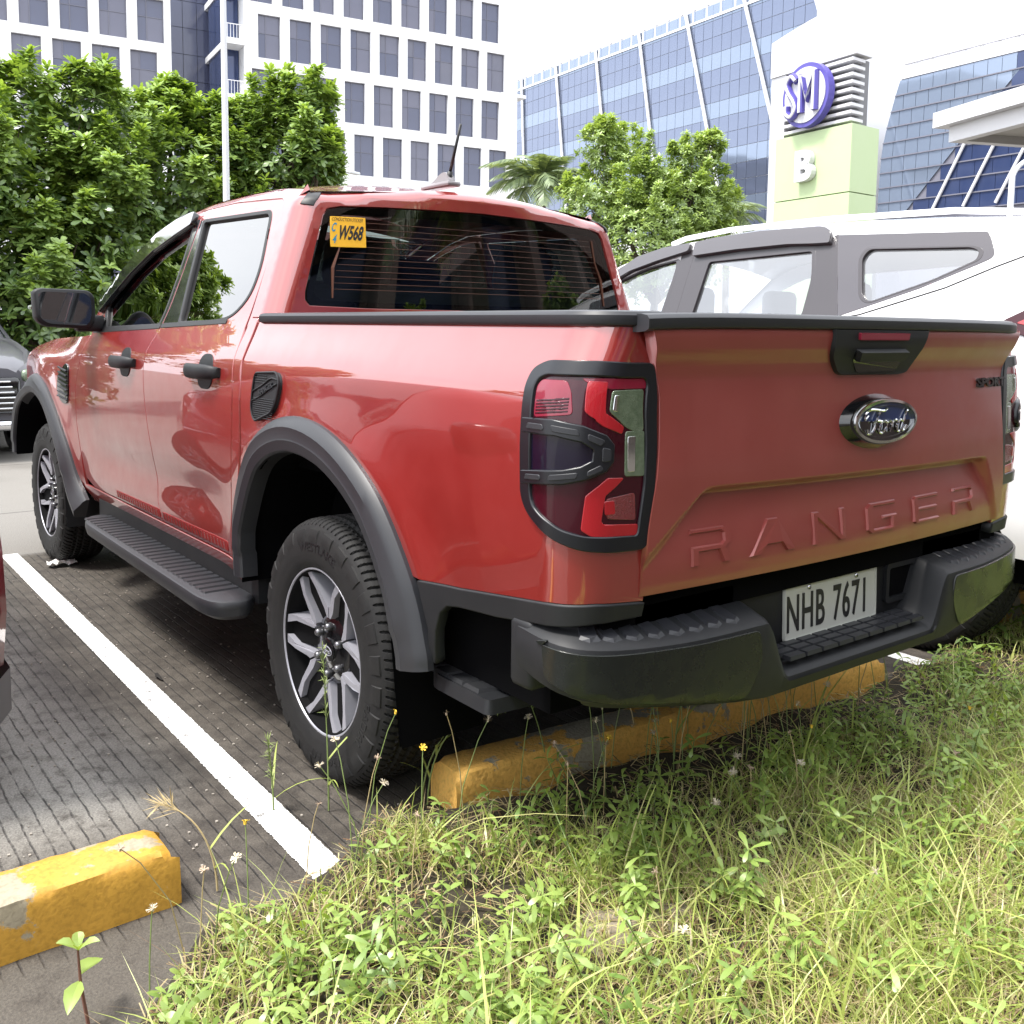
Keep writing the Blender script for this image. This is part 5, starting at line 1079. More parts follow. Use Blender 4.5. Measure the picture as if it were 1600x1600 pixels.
b = MB(); b.box((-1.0665, -.305, .640), (.004, .114, .079)); b.build('socket_pocket', M_DARK, bumper)
plate_tilt = .035
def on_plate(u, v, d): return (-1.069 - d + plate_tilt*v, .004 - u, .630 + v)
b = MB(); b.prism(rpoly([(-.195, -.070), (.195, -.070), (.195, .070), (-.195, .070)], .010), on_plate, -.002, .004, inset=.001); plate = b.build('number_plate', M_WHITE, truck)
b = MB(); b.add(*ring_prism(list(map(tuple, rpoly([(-.195, -.070), (.195, -.070), (.195, .070), (-.195, .070)], .010))), list(map(tuple, rpoly([(-.189, -.064), (.189, -.064), (.189, .064), (-.189, .064)], .008))), on_plate, .0, .0062)); b.build('plate_rim', M_WHITE, plate)
for txt, cx in (('NHB', -.112), ('7671', .078)):
    V, F = text_mesh(txt, .128, .0008, .0012, .56, spacing=1.12); V[:, 1] *= 1.0; b = MB(); b.add([on_plate(cx + p[0], -.008 + p[1], .0052 + p[2]) for p in V], F); b.build('plate_lettering', M_INK, plate)
for u in (-.10, .10):
    b = MB(); b.tube([on_plate(u, .054, .003), on_plate(u, .054, .0075)], .006, 10); b.build('plate_bolt', M_CHROME, plate, smooth=True)
# mud flaps
for s in (1, -1):
    for cx in (0., 3.27):
        b = MB(); xx = -.415 if cx == 0 else 2.86
        b.grid([[(xx - .016*k, s*y, z) for y in (.655, .72, .80, .885, .905)] for k, z in enumerate((.56, .46, .36, .265))]); b.grid([[(xx - .016*k - .012, s*y, z) for y in (.655, .72, .80, .885, .905)] for k, z in enumerate((.56, .46, .36, .265))]); b.build('mud_flap', M_DARK if cx == 0 else M_PLA, truck)
# --- running boards
for s in (1, -1):
    out = rpoly([(2.26, .868), (2.235, .955), (2.10, .998), (.62, 1.022), (.52, 1.000), (.475, .885), (.60, .84), (1.4, .84), (2.1, .84)], [.04, .06, .10, .10, .06, .05, .02, .02, .02])
    fb = lambda u, v, d, s=s: (u, s*v, d)
    b = MB(); L_ = len(out); q_in = inset_poly(out if np.sum(out[:, 0]*np.roll(out[:, 1], -1) - np.roll(out[:, 0], -1)*out[:, 1]) > 0 else out[::-1], .012)
    base = out if np.sum(out[:, 0]*np.roll(out[:, 1], -1) - np.roll(out[:, 0], -1)*out[:, 1]) > 0 else out[::-1]
    lo_in = inset_poly(base, .028); rings = [(lo_in, .352), (inset_poly(base, .006), .368), (base, .392), (base, .408), (inset_poly(base, .004), .416), (q_in, .420)]
    V = [fb(a, c, z) for r_, z in rings for a, c in r_]; F = [(i + k*L_, (i+1) % L_ + k*L_, (i+1) % L_ + (k+1)*L_, i + (k+1)*L_) for k in range(5) for i in range(L_)] + [tuple(5*L_ + i for i in range(L_)), tuple(range(L_))[::-1]]
    if s < 0: F = [f[::-1] for f in F]
    b.add(V, F); rb_ = b.build('running_board', M_PLB, truck, smooth=True, auto=35)
    me_r = None
    for k in range(27):
        x0 = .66 + k*.0575
        if me_r is None:
            tb = MB(); tb.prism(rpoly([(-.019, -.062), (.019, -.062), (.019, .062), (-.019, .062)], .004, 2), lambda u, v, d, s=s: (u, s*v, d), 0, .007, inset=.004); o = tb.build('step_ridge', M_PLB, rb_); me_r = o.data
        else: o = bpy.data.objects.new('step_ridge', me_r); link(o, rb_)
        o.location = (x0, s*(.930 - .012*(x0 - .66)/1.5), .4185)
    b = MB(); b.box((1.42, s*.835, .455), (1.86, .06, .11)); b.build('sill_cover', M_PLA, truck)
# --- door mirrors
for s in (1, -1):
    yc, zc = 1.015, 1.368
    ol = rpoly([(-.128, .078), (-.10, .090), (.10, .086), (.126, .062), (.130, -.030), (.110, -.088), (-.085, -.078), (-.122, -.050)], .035, 6)
    if s < 0: ol = ol * np.array([-1, 1])
    b = MB(); rows = []
    for k, (d, sc_) in enumerate(((0., .96), (.006, 1.), (.03, 1.02), (.08, .98), (.12, .86), (.145, .60), (.152, .25))):
        rows.append([(2.235 + d, s*yc - a*sc_*1., zc + c*sc_) for a, c in ol])
    b.grid(rows, closed_v=True); b.F.append(tuple(range(len(ol)))); b.F.append(tuple(6*len(ol) + i for i in range(len(ol)))); mir = b.build('door_mirror', M_PLA, truck, smooth=True, auto=60)
    b = MB(); q = ol * np.array([.86, .84]); b.add([(2.2325, s*yc - a, zc + c) for a, c in q], [tuple(range(len(q)))]); b.build('mirror_glass', pmat('mirror_glass', (.35, .37, .40), rough=.02, metal=1.), mir)
    b = MB(); b.rbox((2.29, s*.90, 1.305), (.09, .13, .075), .02); b.build('mirror_arm', M_PLA, mir, smooth=True, auto=50)
    b = MB(); b.rbox((2.34, s*(yc + .118), 1.375), (.06, .02, .02), .008); b.build('mirror_indicator', M_CLEAR, mir, smooth=True)

# --- wheels (built once at the origin, axle along y, outer face +y)
def build_wheel():
    R0, WID = .384, .255; yo = .1275
    prof = [(.228, .098), (.236, .108), (.243, .116), (.262, .124), (.290, .1275), (.318, .1265), (.340, .1225), (.356, .1165), (.368, .1085), (.377, .098), (.382, .085), (R0, .066), (R0, .050), (R0, .034), (R0, .017), (R0, 0)]
    prof = prof + [(r, -y) for r, y in prof[::-1][1:]]
    fine = []
    for (r0, y0), (r1, y1) in zip(prof, prof[1:]):
        for t in np.linspace(0, 1, 3, endpoint=False): fine.append((r0 + (r1-r0)*t, y0 + (y1-y0)*t))
    fine.append(prof[-1]); fine = np.array(fine); NA = 960; a = np.arange(NA)/NA*2*np.pi
    A, K = np.meshgrid(a, np.arange(len(fine)), indexing='ij'); r = fine[K, 0]; y = fine[K, 1]
    def cell(ph, n, w): u = (ph*n) % 1.; return u < w
    dep = np.zeros_like(r)
    sh = (np.abs(y) > .066) & (r > .366); ph = A/(2*np.pi)
    dep += np.where(sh & cell(ph + np.abs(y)*.12, 96, .24), .008, 0)                         # shoulder slots
    mid = (np.abs(y) <= .066) & (r > .37)
    dep += np.where(mid & ((np.abs(np.abs(y) - .056) < .007) | (np.abs(np.abs(y) - .018) < .006)), .008, 0)
    dep += np.where(mid & cell(ph + y*.35*np.sign(y + .03), 96, .2), .006, 0)
    side_b = (r > .325) & (r < .352) & (y > .11)
    dep += np.where(side_b & cell(ph, 26, .62), -.0035, 0)
    rr = r - dep*(r > .33); yy = y + np.where(side_b & cell(ph, 26, .62), .0025, 0)
    P = np.stack([rr*np.cos(A), yy, rr*np.sin(A)], -1); b = MB(); b.grid(P, closed_u=True, flip=True); wheel = b.build('wheel', M_RUB, None, smooth=True, auto=28)
    # sidewall letters
    def arc_text(s_, ang0, rad, size, up=1):
        V, F = text_mesh(s_, size, .0015, .0006, 1.25); bb = MB(); out_ = []
        for p in V:
            an = ang0 + p[0]/rad*up; q = rad + p[1]*up; out_.append((q*math.cos(an), .1265 + p[2] - max(0, abs(q - .30) - .02)*.10, q*math.sin(an)))
        bb.add(out_, F); bb.build('tyre_lettering', M_RUBT, wheel)
    # seen from outside (+y) with +x to the left, so angles run the other way round
    arc_text('WESTLAKE', math.radians(92), .302, .036, 1); arc_text('SL369  A/T', math.radians(296 - 38), .302, .036, 1); arc_text('RADIAL', math.radians(205), .302, .036, 1)
    # rim
    lat = [(.243, .104), (.236, .112), (.230, .109), (.224, .090), (.216, .070), (.205, .02), (.200, -.06), (.235, -.11)]
    b = MB(); b.grid([[(r_*math.cos(t), y_, r_*math.sin(t)) for r_, y_ in lat] for t in np.linspace(0, 2*np.pi, 72, endpoint=False)], closed_u=True, flip=True); rim = b.build('rim', M_BARREL, wheel, smooth=True, auto=40)
    b = MB(); b.add([(.21*math.cos(t), -.03, .21*math.sin(t)) for t in np.linspace(0, 2*np.pi, 40, endpoint=False)], [tuple(range(40))]); b.build('wheel_back', M_DARK, wheel)
    b = MB(); b.tube([(0, -.02, 0), (0, .0, 0)], .15, 32); b.build('brake_drum', pmat('rusty_drum', (.10, .06, .045), rough=.8, metal=.4), wheel, smooth=True, auto=40)
    lip = MB(); lip.grid([[((.2395 + .004*math.cos(q))*math.cos(t), .112 + .004*math.sin(q), (.2395 + .004*math.cos(q))*math.sin(t)) for q in np.linspace(0, 2*np.pi, 6, endpoint=False)] for t in np.linspace(0, 2*np.pi, 72, endpoint=False)], closed_u=True, closed_v=True); lip.build('rim_lip', M_ALU, rim, smooth=True)
    # six V spokes: two machined bars each, dark web between neighbours
    b = MB()
    b.grid([[(r_*math.cos(t), y_, r_*math.sin(t)) for r_, y_ in ((.0, .086), (.030, .086), (.052, .080), (.086, .078), (.100, .070), (.104, .03))] for t in np.linspace(0, 2*np.pi, 36, endpoint=False)], closed_u=True, flip=True)
    hub = b.build('hub', M_GLOSS, wheel, smooth=True, auto=40)
    for k in range(6):
        a0 = math.radians(60*k + 30 + 3)
        def pol(r_, da): return (r_*math.cos(a0 + math.radians(da)), r_*math.sin(a0 + math.radians(da)))
        def fn(u, v, d): rr_ = math.hypot(u, v); return (u, d + .020*sstep(.10, .23, rr_) - .006, v)
        for sgn in (1, -1):
            bar = [pol(.128, 0), pol(.092, 0), pol(.094, sgn*8), pol(.120, sgn*14), pol(.182, sgn*19.5), pol(.2335, sgn*26.5), pol(.2335, sgn*18.5), pol(.188, sgn*13), pol(.140, sgn*4.5)]
            bb = MB(); bb.prism(bar, fn, .040, .0935, inset=.003); bb.build('spoke', M_ALU, wheel, smooth=True, auto=20)
        web = MB(); web.prism([pol(.09, 13), pol(.09, 47), pol(.19, 42.5), pol(.232, 35), pol(.232, 25), pol(.185, 17.5)], fn, .03, .076, inset=.004); web.build('spoke_web', M_BARREL, wheel)
        nb = MB(); p = pol(.070, 0); nb.tube([(p[0], .07, p[1]), (p[0], .094, p[1]), (p[0], .099, p[1])], [.0125, .0115, .006], 6); nb.build('wheel_nut', M_NUT, wheel, smooth=True, auto=30)
    b = MB(); b.tube([(0, .08, 0), (0, .090, 0), (0, .092, 0)], [.036, .036, .032], 28); cap = b.build('centre_cap', M_GLOSS, wheel, smooth=True, auto=40)
    b = MB(); b.tube([(.029*math.cos(t), .0925, .013*math.sin(t)) for t in np.linspace(0, 2*np.pi, 25)], .0016, 5); 
    for stv in SCRIPT:
        q = spline(stv, 3); b.tube([(-a*.23, .0925, c*.23) for a, c in q], .0011, 4)
    b.build('cap_emblem', M_ALU, cap)
    return wheel
wheel = build_wheel(); wheel.name = 'wheel'; wheel.parent = truck
for i, (x, y, rz) in enumerate(((0, .777, 0), (3.27, .777, 0), (0, -.777, math.pi), (3.27, -.777, math.pi))):
    w = wheel if i == 0 else copy_tree(wheel, truck)
    w.location = (x, y, .379); w.rotation_euler = (0, 0, rz)
    if i == 1: w.rotation_euler = (0, math.radians(17), 0)
    if i == 0: w.rotation_euler = (0, math.radians(0), 0)
# ================================================================ white SUV in the next stall
M_WPAINT = pmat('white_car_paint', (.78, .78, .79), rough=.30, coat=1., coat_rough=.02)
M_GPIL = pmat('grey_pillar_trim', (.048, .043, .048), rough=.30, coat=.4)
M_PALEG = glass_mat('pale_window_glass', (.86, .90, .93), ior=3.2)
M_TINTQ = pmat('frit_grey_glass', (.058, .052, .060), rough=.12, coat=1.)
suv = thing('white_suv', 'white SUV with dark window surrounds parked right of the red pickup', 'SUV', (0, -2.50, 0))
def suvS(x, z):
    x = np.asarray(x, float); z = np.asarray(z, float); y = .90 - smooth_interp(z, [.40, .60, 1.0, 1.22, 1.30, 1.40, 1.75, 1.90], [.03, .0, .0, .025, .055, .095, .232, .31]) - .16*sstep(2.4, 3.45, x)**2 - .05*sstep(-.7, -1.25, x)**2
    return np.stack([x, y, z], -1)
SGS = 1 if surf_normal(suvS, np.array([1.]), np.array([.9]))[0][1] > 0 else -1
archR = [(-.33 + .42*math.cos(t), .40 + .42*math.sin(t)) for t in np.linspace(.15, math.pi - .15, 14)]; archF = [(2.47 + .42*math.cos(t), .40 + .42*math.sin(t)) for t in np.linspace(.15, math.pi - .15, 14)]
RW = rpoly([(.955, 1.662), (.315, 1.686), (.276, 1.556), (.276, 1.372), (.972, 1.372)], [.02, .02, .05, .02, .02])
FW = rpoly([(1.580, 1.572), (1.385, 1.640), (1.158, 1.680), (1.148, 1.62), (1.166, 1.372), (1.95, 1.355), (1.96, 1.385)], [.03, .05, .02, .03, .02, .02, .02])
QW = rpoly([(.060, 1.634), (.035, 1.676), (-.450, 1.658), (-.490, 1.640), (-.486, 1.602), (-.308, 1.522), (-.036, 1.432), (.010, 1.462)], .03)
top = [(2.05, 1.372), (1.83, 1.520), (1.62, 1.655), (1.42, 1.722), (1.15, 1.765), (.90, 1.786), (.588, 1.792), (.29, 1.786), (-.07, 1.772), (-.49, 1.745), (-.75, 1.715), (-.98, 1.62), (-1.12, 1.35), (-1.20, 1.05), (-1.22, .55)]
body_out = [(-1.15, .45)] + archR[::-1][0:] + [(.20, .42), (1.9, .42)] + archF[::-1] + [(3.2, .45), (3.38, .75), (3.35, .95), (2.95, 1.09), (2.20, 1.20)] + top
panel('body_side', body_out, suvS, M_WPAINT, suv, holes=(RW, FW, QW), h=.045, sg=SGS, mirror=True, rim=.02)
for nm, w in (('rear_door_window', RW), ('front_door_window', FW), ('quarter_window', QW)):
    panel(nm, shrink(w, 1.02, w.mean(0)), offs(suvS, -.012, SGS), M_PALEG, suv, h=.1, rim=0, sg=SGS, mirror=True)
    panel('window_seal', shrink(w, 1.025, w.mean(0)), offs(suvS, .0035, SGS), M_GPIL, suv, holes=(shrink(w, .965, w.mean(0)),), h=.04, rim=.02, sg=SGS)
ov = lambda nm, pts, d, mt, holes=(), rim=.006: panel(nm, pts, offs(suvS, d, SGS), mt, suv, holes=holes, h=.03, rim=rim, sg=SGS)
ov('quarter_surround', rpoly([(.212, 1.748), (-.496, 1.716), (-.548, 1.612), (-.496, 1.588), (-.26, 1.492), (.096, 1.376), (.100, 1.376)], [.01, .02, .03, .03, .01, .01, .01]), .002, M_TINTQ, holes=(QW,))
ov('rear_pillar_cover', [(.318, 1.700), (.208, 1.752), (.094, 1.372), (.273, 1.372), (.273, 1.556)], .0025, M_GPIL)
ov('centre_pillar_cover', [(1.146, 1.715), (1.060, 1.73), (1.066, 1.372), (1.163, 1.372), (1.146, 1.62)], .0025, M_GPIL)
ov('centre_pillar_cover', [(1.057, 1.73), (.952, 1.70), (.970, 1.372), (1.063, 1.372)], .0025, M_GPIL)
ov('window_top_strip', [(.955, 1.664), (.955, 1.70), (.316, 1.72), (.316, 1.688)], .003, M_GPIL)
M_VIS = pmat('smoke_grey_visor', (.07, .064, .07), rough=.10, coat=1.)
ov('rain_visor', rpoly([(1.600, 1.618), (1.452, 1.698), (1.272, 1.738), (1.088, 1.752), (1.088, 1.712), (1.30, 1.668), (1.48, 1.622), (1.575, 1.578)], .012), .030, M_VIS, rim=.03)
ov('rain_visor', rpoly([(1.056, 1.752), (.94, 1.768), (.648, 1.784), (.290, 1.782), (.236, 1.760), (.226, 1.704), (.31, 1.704), (.46, 1.710), (.77, 1.702), (1.044, 1.684)], [.012, .01, .01, .03, .03, .01, .01, .01, .01, .01]), .030, M_VIS, rim=.03)
b = MB(); q = [(.10, 1.366), (-.012, 1.384), (-.372, 1.492), (-.564, 1.572), (-.70, 1.622)]; p = offs(suvS, .0, SGS)(np.array([a for a, _ in q]), np.array([c for _, c in q])); b.tube(p, .0035, 5); b.build('shut_line', M_SEAL, suv)
ov('tail_light', rpoly([(-.640, 1.352), (-.74, 1.405), (-1.08, 1.42), (-1.10, .85), (-.98, .85), (-.93, 1.25), (-.70, 1.310)], .02), .012, M_LENS, rim=.014)
ov('tail_light_strip', rpoly([(-.70, 1.345), (-.76, 1.372), (-1.05, 1.385), (-1.06, .90), (-1.01, .90), (-.97, 1.29)], .01), .015, M_LENSR, rim=.004)
b = MB(); P = []
for x in np.linspace(-.98, 1.64, 30):
    ze = float(np.interp(x, [t[0] for t in top[::-1]], [t[1] for t in top[::-1]])) - .006; ye = float(suvS(x, ze)[1]) + .004; P.append([(x, y, ze + .085*(1 - abs(y/ye)**2.2)) for y in np.linspace(-ye, ye, 21)])
b.grid(P, flip=True); b.build('roof', M_WPAINT, suv, smooth=True)
for s in (1, -1):
    b = MB(); b.tube([(x, s*.60, z) for x, z in ((1.30, 1.775), (1.20, 1.800), (.9, 1.826), (.3, 1.834), (-.3, 1.822), (-.62, 1.790), (-.70, 1.765))], .014, 7); b.build('roof_rail', M_WPAINT, suv, smooth=True)
b = MB(); b.grid([[(x, y, z + .02*(1 - (y/.7)**2)) for y in np.linspace(-.64*k, .64*k, 9)] for x, z, k in ((1.64, 1.67, .98), (1.83, 1.53, 1.05), (2.08, 1.36, 1.12), (2.22, 1.22, 1.15))]); b.build('windscreen', M_PALEG, suv, smooth=True)
b = MB(); b.grid([[(x, y, z + .05*(1 - (y/.85)**2)) for y in np.linspace(-.84*k, .84*k, 11)] for x, z, k in ((2.18, 1.20, 1.), (2.6, 1.16, .99), (3.0, 1.08, .95), (3.36, .95, .85), (3.46, .70, .82), (3.44, .42, .82))]); b.build('bonnet', M_WPAINT, suv, smooth=True)
b = MB(); b.grid([[(x + .05*(1 - (y/.85)**2)*-1, y, z) for y in np.linspace(-k, k, 13)] for x, z, k in ((-.74, 1.72, .64), (-.98, 1.60, .68), (-1.13, 1.32, .78), (-1.21, 1.02, .85), (-1.24, .55, .86), (-1.20, .42, .84))]); b.build('rear_panel', M_WPAINT, suv, smooth=True)
b = MB(); b.box((1.1, 0, .46), (4.3, 1.5, .25)); b.box((1.1, 0, .62), (3.2, 1.6, .10)); b.build('underbody', M_DARK, suv)
for x in (.35, 1.35):
    for y in (-.38, .38):
        b = MB(); b.rbox((x, y, 1.05), (.14, .46, .66), .05); b.rbox((x - .03, y, 1.46), (.10, .26, .18), .04); b.build('seat', pmat('pale_grey_upholstery', (.34, .34, .36), rough=.8), suv, smooth=True, auto=50)
for i, (x, y, rz) in enumerate(((-.33, .765, 0), (2.47, .765, 0), (-.33, -.765, math.pi), (2.47, -.765, math.pi))):
    w = copy_tree(wheel, suv); w.location = (x, y, .379); w.rotation_euler = (0, 0, rz)
for s in (1, -1):
    b = MB(); b.rbox((1.90, s*1.0, 1.32), (.10, .22, .16), .04); b.box((1.93, s*.88, 1.27), (.05, .12, .05)); b.build('door_mirror', M_WPAINT, suv, smooth=True, auto=50)
# ================================================================ cars that only show a sliver
def loft_car(name, label, loc, rz, paint, st, glass, wheels, R, cat='car', group=None):
    """st: stations (x, half width, sill z, belt z, top z, top half width) from the nose (+x) to the tail."""
    t = thing(name, label, cat, loc, rz, group); rows = []
    for x, w, zb, zl, zt, wt in st:
        half = [(w*.90, zb), (w*.985, zb + .07), (w, zb + .22), (w*.995, zl*.55 + zb*.45), (w*.965, zl - .03), (w*.93, zl), (wt + (w*.93 - wt)*.5, (zl + zt)/2), (wt, zt - .05), (wt*.88, zt - .012), (wt*.5, zt + .012), (0, zt + .02)]
        rows.append([(x, y, z) for y, z in half] + [(x, -y, z) for y, z in half[::-1][1:]])
    b = MB(); b.grid(rows); n = len(rows[0]); b.F.append(tuple(range(n))[::-1]); b.F.append(tuple((len(rows)-1)*n + i for i in range(n))); o = b.build('body', paint, t, smooth=True, auto=42)
    P = np.array(rows)
    for nm, r0, r1, c0, c1 in glass:
        q = P[r0:r1+1, c0:c1+1].copy(); ctr = np.array([q[..., 0].mean(), 0, .8]); d = q - ctr; d /= np.linalg.norm(d, axis=-1)[..., None]; q = q + d*.006
        q = q.mean((0, 1)) + (q - q.mean((0, 1)))*.94; g_ = MB(); g_.grid(q); g_.build(nm, M_CARG, t, smooth=True)
    for x, y in wheels:
        w = copy_tree(wheel, t); w.location = (x, y, R); w.scale = (R/.384,)*3; w.rotation_euler = (0, 0, 0 if y > 0 else math.pi)
    return t
M_CARG = pmat('dark_car_glass', (.03, .035, .04), rough=.04, coat=1., spec=.8)
hatch = loft_car('red_hatchback', 'red hatchback just showing its rear corner and tyre at the left edge', (0.31, 2.503, 0), 0, pmat('faded_red_paint', (.40, .035, .05), rough=.3, coat=1.),
    [(3.60, .55, .35, .60, .62, .50), (3.50, .72, .28, .72, .78, .66), (3.0, .84, .24, .92, .98, .76), (2.6, .86, .24, .96, 1.02, .78), (1.95, .87, .24, .98, 1.45, .60), (1.2, .87, .24, .98, 1.52, .62), (.55, .885, .26, .98, 1.50, .61), (.12, .885, .30, 1.0, 1.38, .57), (.02, .84, .32, .98, 1.02, .70), (0.0, .74, .36, .80, .84, .64)],
    [('windscreen', 3, 4, 6, 14), ('side_window', 4, 6, 5, 7), ('side_window', 4, 6, 13, 15), ('rear_window', 6, 7, 7, 13)], [(.62, .765), (3.0, .765), (.62, -.765), (3.0, -.765)], .315)
b = MB(); b.grid([[(x, y, z) for z in (.24, .34, .36)] for x, y in ((.45, -.890), (.12, -.888), (.02, -.84), (-.02, -.7), (-.02, .7), (.02, .84), (.12, .88), (.45, .885))]); b.build('rear_bumper', pmat('grey_bumper_plastic', (.16, .16, .165), rough=.6), hatch, smooth=True)
for s in (1, -1):
    b = MB(); b.rbox((.06, s*.74, .95), (.16, .24, .22), .05); b.build('tail_light', M_LENS, hatch, smooth=True, auto=50)
b = MB(); b.rbox((-.012, 0, .72), (.02, .42, .15), .008); b.build('number_plate', M_WHITE, hatch, smooth=True, auto=50)
M_CARD = pmat('mid_grey_car_paint', (.11, .11, .125), rough=.3, coat=1.)
dark = loft_car('grey_suv', 'grey car with slatted grille facing the camera at the left edge', (7.70, .80, 0), math.pi, M_CARD,
    [(.02, .70, .38, .84, .88, .62), (-.05, .82, .28, .90, .95, .70), (-.35, .90, .24, 1.0, 1.06, .76), (-.9, .92, .24, 1.06, 1.13, .78), (-1.15, .92, .24, 1.08, 1.17, .76), (-1.85, .92, .24, 1.08, 1.66, .62), (-2.6, .92, .24, 1.08, 1.72, .64), (-3.6, .92, .26, 1.08, 1.68, .62), (-4.2, .90, .32, 1.05, 1.30, .68), (-4.35, .80, .38, .95, 1.0, .66)],
    [('windscreen', 4, 5, 6, 14), ('side_window', 5, 7, 5, 7), ('side_window', 5, 7, 13, 15)], [(-.85, .80), (-3.5, .80), (-.85, -.80), (-3.5, -.80)], .34)
b = MB(); b.rbox((.03, 0, .62), (.10, 1.30, .34), .04); gr = b.build('grille', M_GLOSS, dark, smooth=True, auto=50)
for k in range(6):
    b = MB(); b.rbox((.088, 0, .50 + k*.05), (.02, 1.26 - .03*k, .016), .006); b.build('grille_slat', M_CHROME, gr, smooth=True, auto=50)
for s in (1, -1):
    b = MB(); b.rbox((-.10, s*.745, .80), (.26, .22, .12), .04, np.array([[1, -s*.3, 0], [s*.3, 1, 0], [0, 0, 1]])); b.build('headlight', M_CLEAR, dark, smooth=True, auto=50)
b = MB(); b.rbox((.04, 0, .34), (.14, 1.55, .10), .04); b.build('bumper_strip', M_CHROME, dark, smooth=True, auto=50)
b = MB(); b.rbox((.10, 0, .52), (.015, .40, .14), .005); b.build('number_plate', M_WHITE, dark, smooth=True, auto=50)
# ================================================================ weeds of the verge
def grass_mat(name, dark, light, straw):
    m = bpy.data.materials.new(name); m.use_nodes = True; nt = m.node_tree; nt.nodes.clear(); L = nt.links.new
    o = N(nt, 'ShaderNodeOutputMaterial'); at_ = N(nt, 'ShaderNodeAttribute', attribute_name='tone'); r = N(nt, 'ShaderNodeValToRGB'); e = r.color_ramp.elements
    e[0].position = 0; e[0].color = (*dark, 1); e[1].position = 1; e[1].color = (.24, .14, .075, 1); kk = e.new(.86); kk.color = (*straw, 1); k = e.new(.62); k.color = (*light, 1); L(at_.outputs['Fac'], r.inputs[0])
    di = N(nt, 'ShaderNodeBsdfDiffuse'); tl_ = N(nt, 'ShaderNodeBsdfTranslucent'); gl = N(nt, 'ShaderNodeBsdfGlossy'); gl.inputs['Roughness'].default_value = .4
    L(r.outputs[0], di.inputs['Color']); L(r.outputs[0], tl_.inputs['Color'])
    a = N(nt, 'ShaderNodeMixShader'); a.inputs[0].default_value = .40; L(di.outputs[0], a.inputs[1]); L(tl_.outputs[0], a.inputs[2]); c = N(nt, 'ShaderNodeMixShader'); c.inputs[0].default_value = .05; L(a.outputs[0], c.inputs[1]); L(gl.outputs[0], c.inputs[2]); L(c.outputs[0], o.inputs['Surface'])
    return m
M_GRASS = grass_mat('grass_blade', (.15, .235, .045), (.52, .60, .16), (.70, .60, .34))
M_STEM = pmat('weed_stem', (.17, .23, .07), rough=.6)
M_DRYST = pmat('dry_stem', (.42, .33, .17), rough=.8)
def verge_z(x, y):
    u = np.clip(verge_edge(y) - x, 0, 9); return .004 + np.clip(u*.5, 0, .03) + np.clip(u*1.2, 0, 1)*(soil_h(x, y) + .035)*.30
def scatter(n, y0, y1, u0, u1, rng, pw=1.):
    y = rng.uniform(y0, y1, n); u = u0 + (u1 - u0)*rng.uniform(size=n)**pw; x = verge_edge(y) - u; return x, y
def patchy(x, y, rng, k=1.):
    f = np.sin(x*4.1 + 1.7*np.sin(y*3.3 + .6)) * np.cos(y*3.7 + .9*x) + .6*np.sin(9*x - 4*y)*np.sin(7*y + 2*x); return f
def blades(x, y, h, w, lean, tone, rng, seg=4):
    n = len(x); z = verge_z(x, y); az = rng.uniform(0, 6.283, n); dx, dy = np.cos(az), np.sin(az); fa = rng.uniform(0, 6.283, n); sx, sy = np.cos(fa), np.sin(fa); V = np.empty((n, seg*2 + 1, 3)); tn = np.empty((n, seg*2 + 1))
    for k in range(seg + 1):
        t = k/seg; bend = lean*t**1.8; hh = h*(t - .35*np.clip(lean/np.maximum(h, .01), 0, 1.6)*t**2.2*.55); cx = x + dx*bend; cy = y + dy*bend; cz = z + hh; ww = w*(1 - t**1.6)*.5 + .0002
        if k < seg:
            V[:, 2*k] = np.stack([cx - sx*ww, cy - sy*ww, cz], 1); V[:, 2*k+1] = np.stack([cx + sx*ww, cy + sy*ww, cz], 1); tn[:, 2*k] = tn[:, 2*k+1] = tone
        else: V[:, 2*k] = np.stack([cx, cy, cz], 1); tn[:, 2*k] = tone
    q = np.array([(2*i, 2*i+1, 2*i+3) for i in range(seg - 1)] + [(2*i, 2*i+3, 2*i+2) for i in range(seg - 1)] + [(2*seg-2, 2*seg-1, 2*seg)])
    F = (np.arange(n)[:, None, None]*(2*seg+1) + q[None]).reshape(-1, 3); return V.reshape(-1, 3), F, tn.reshape(-1)
rng = np.random.default_rng(5); parts = []
def put(n, y0, y1, u0, u1, h, w, lean, tones, pw=1., thin=None):
    x, y = scatter(n, y0, y1, u0, u1, rng, pw); f = patchy(x, y, rng)
    keep = rng.uniform(size=n) < np.clip(.72 + .45*f, .12, 1) if thin is None else rng.uniform(size=n) < thin(x, y)
    keep &= rng.uniform(size=n) < np.clip((verge_edge(y) - x - np.where((y < .85) & (y > -1.15), .20, .02))/np.where((y < .9) & (y > -1.3), .22, .10), .02, 1)
    x, y, f = x[keep], y[keep], f[keep]; n = len(x); hh = h*rng.lognormal(0, .34, n)*np.clip(.9 + .25*f, .5, 1.4)*np.clip(.35 + (verge_edge(y) - x)*2.6, .35, 1)
    parts.append(blades(x, y, hh, w*rng.uniform(.6, 1.3, n), hh*rng.uniform(.15, lean, n), np.clip(rng.normal(tones[0], tones[1], n) - .0*f, 0, 1), rng))
put(27000, -1.0, 2.1, -.02, 1.5, .052, .0030, 1.9, (.55, .18))         # fine low turf near the camera
put(11000, -1.0, 2.1, 0, 1.5, .095, .0048, 1.6, (.52, .15))              # longer blades
put(24000, -1.0, 2.1, -.03, 1.5, .060, .0026, 2.6, (.90, .07))           # dry straw
put(1100, -.9, 1.6, .12, 1.4, .15, .0075, 1.7, (.54, .10))              # broad tall blades
put(28000, -3.6, -1.0, -.02, 2.0, .065, .0042, 1.5, (.56, .15))
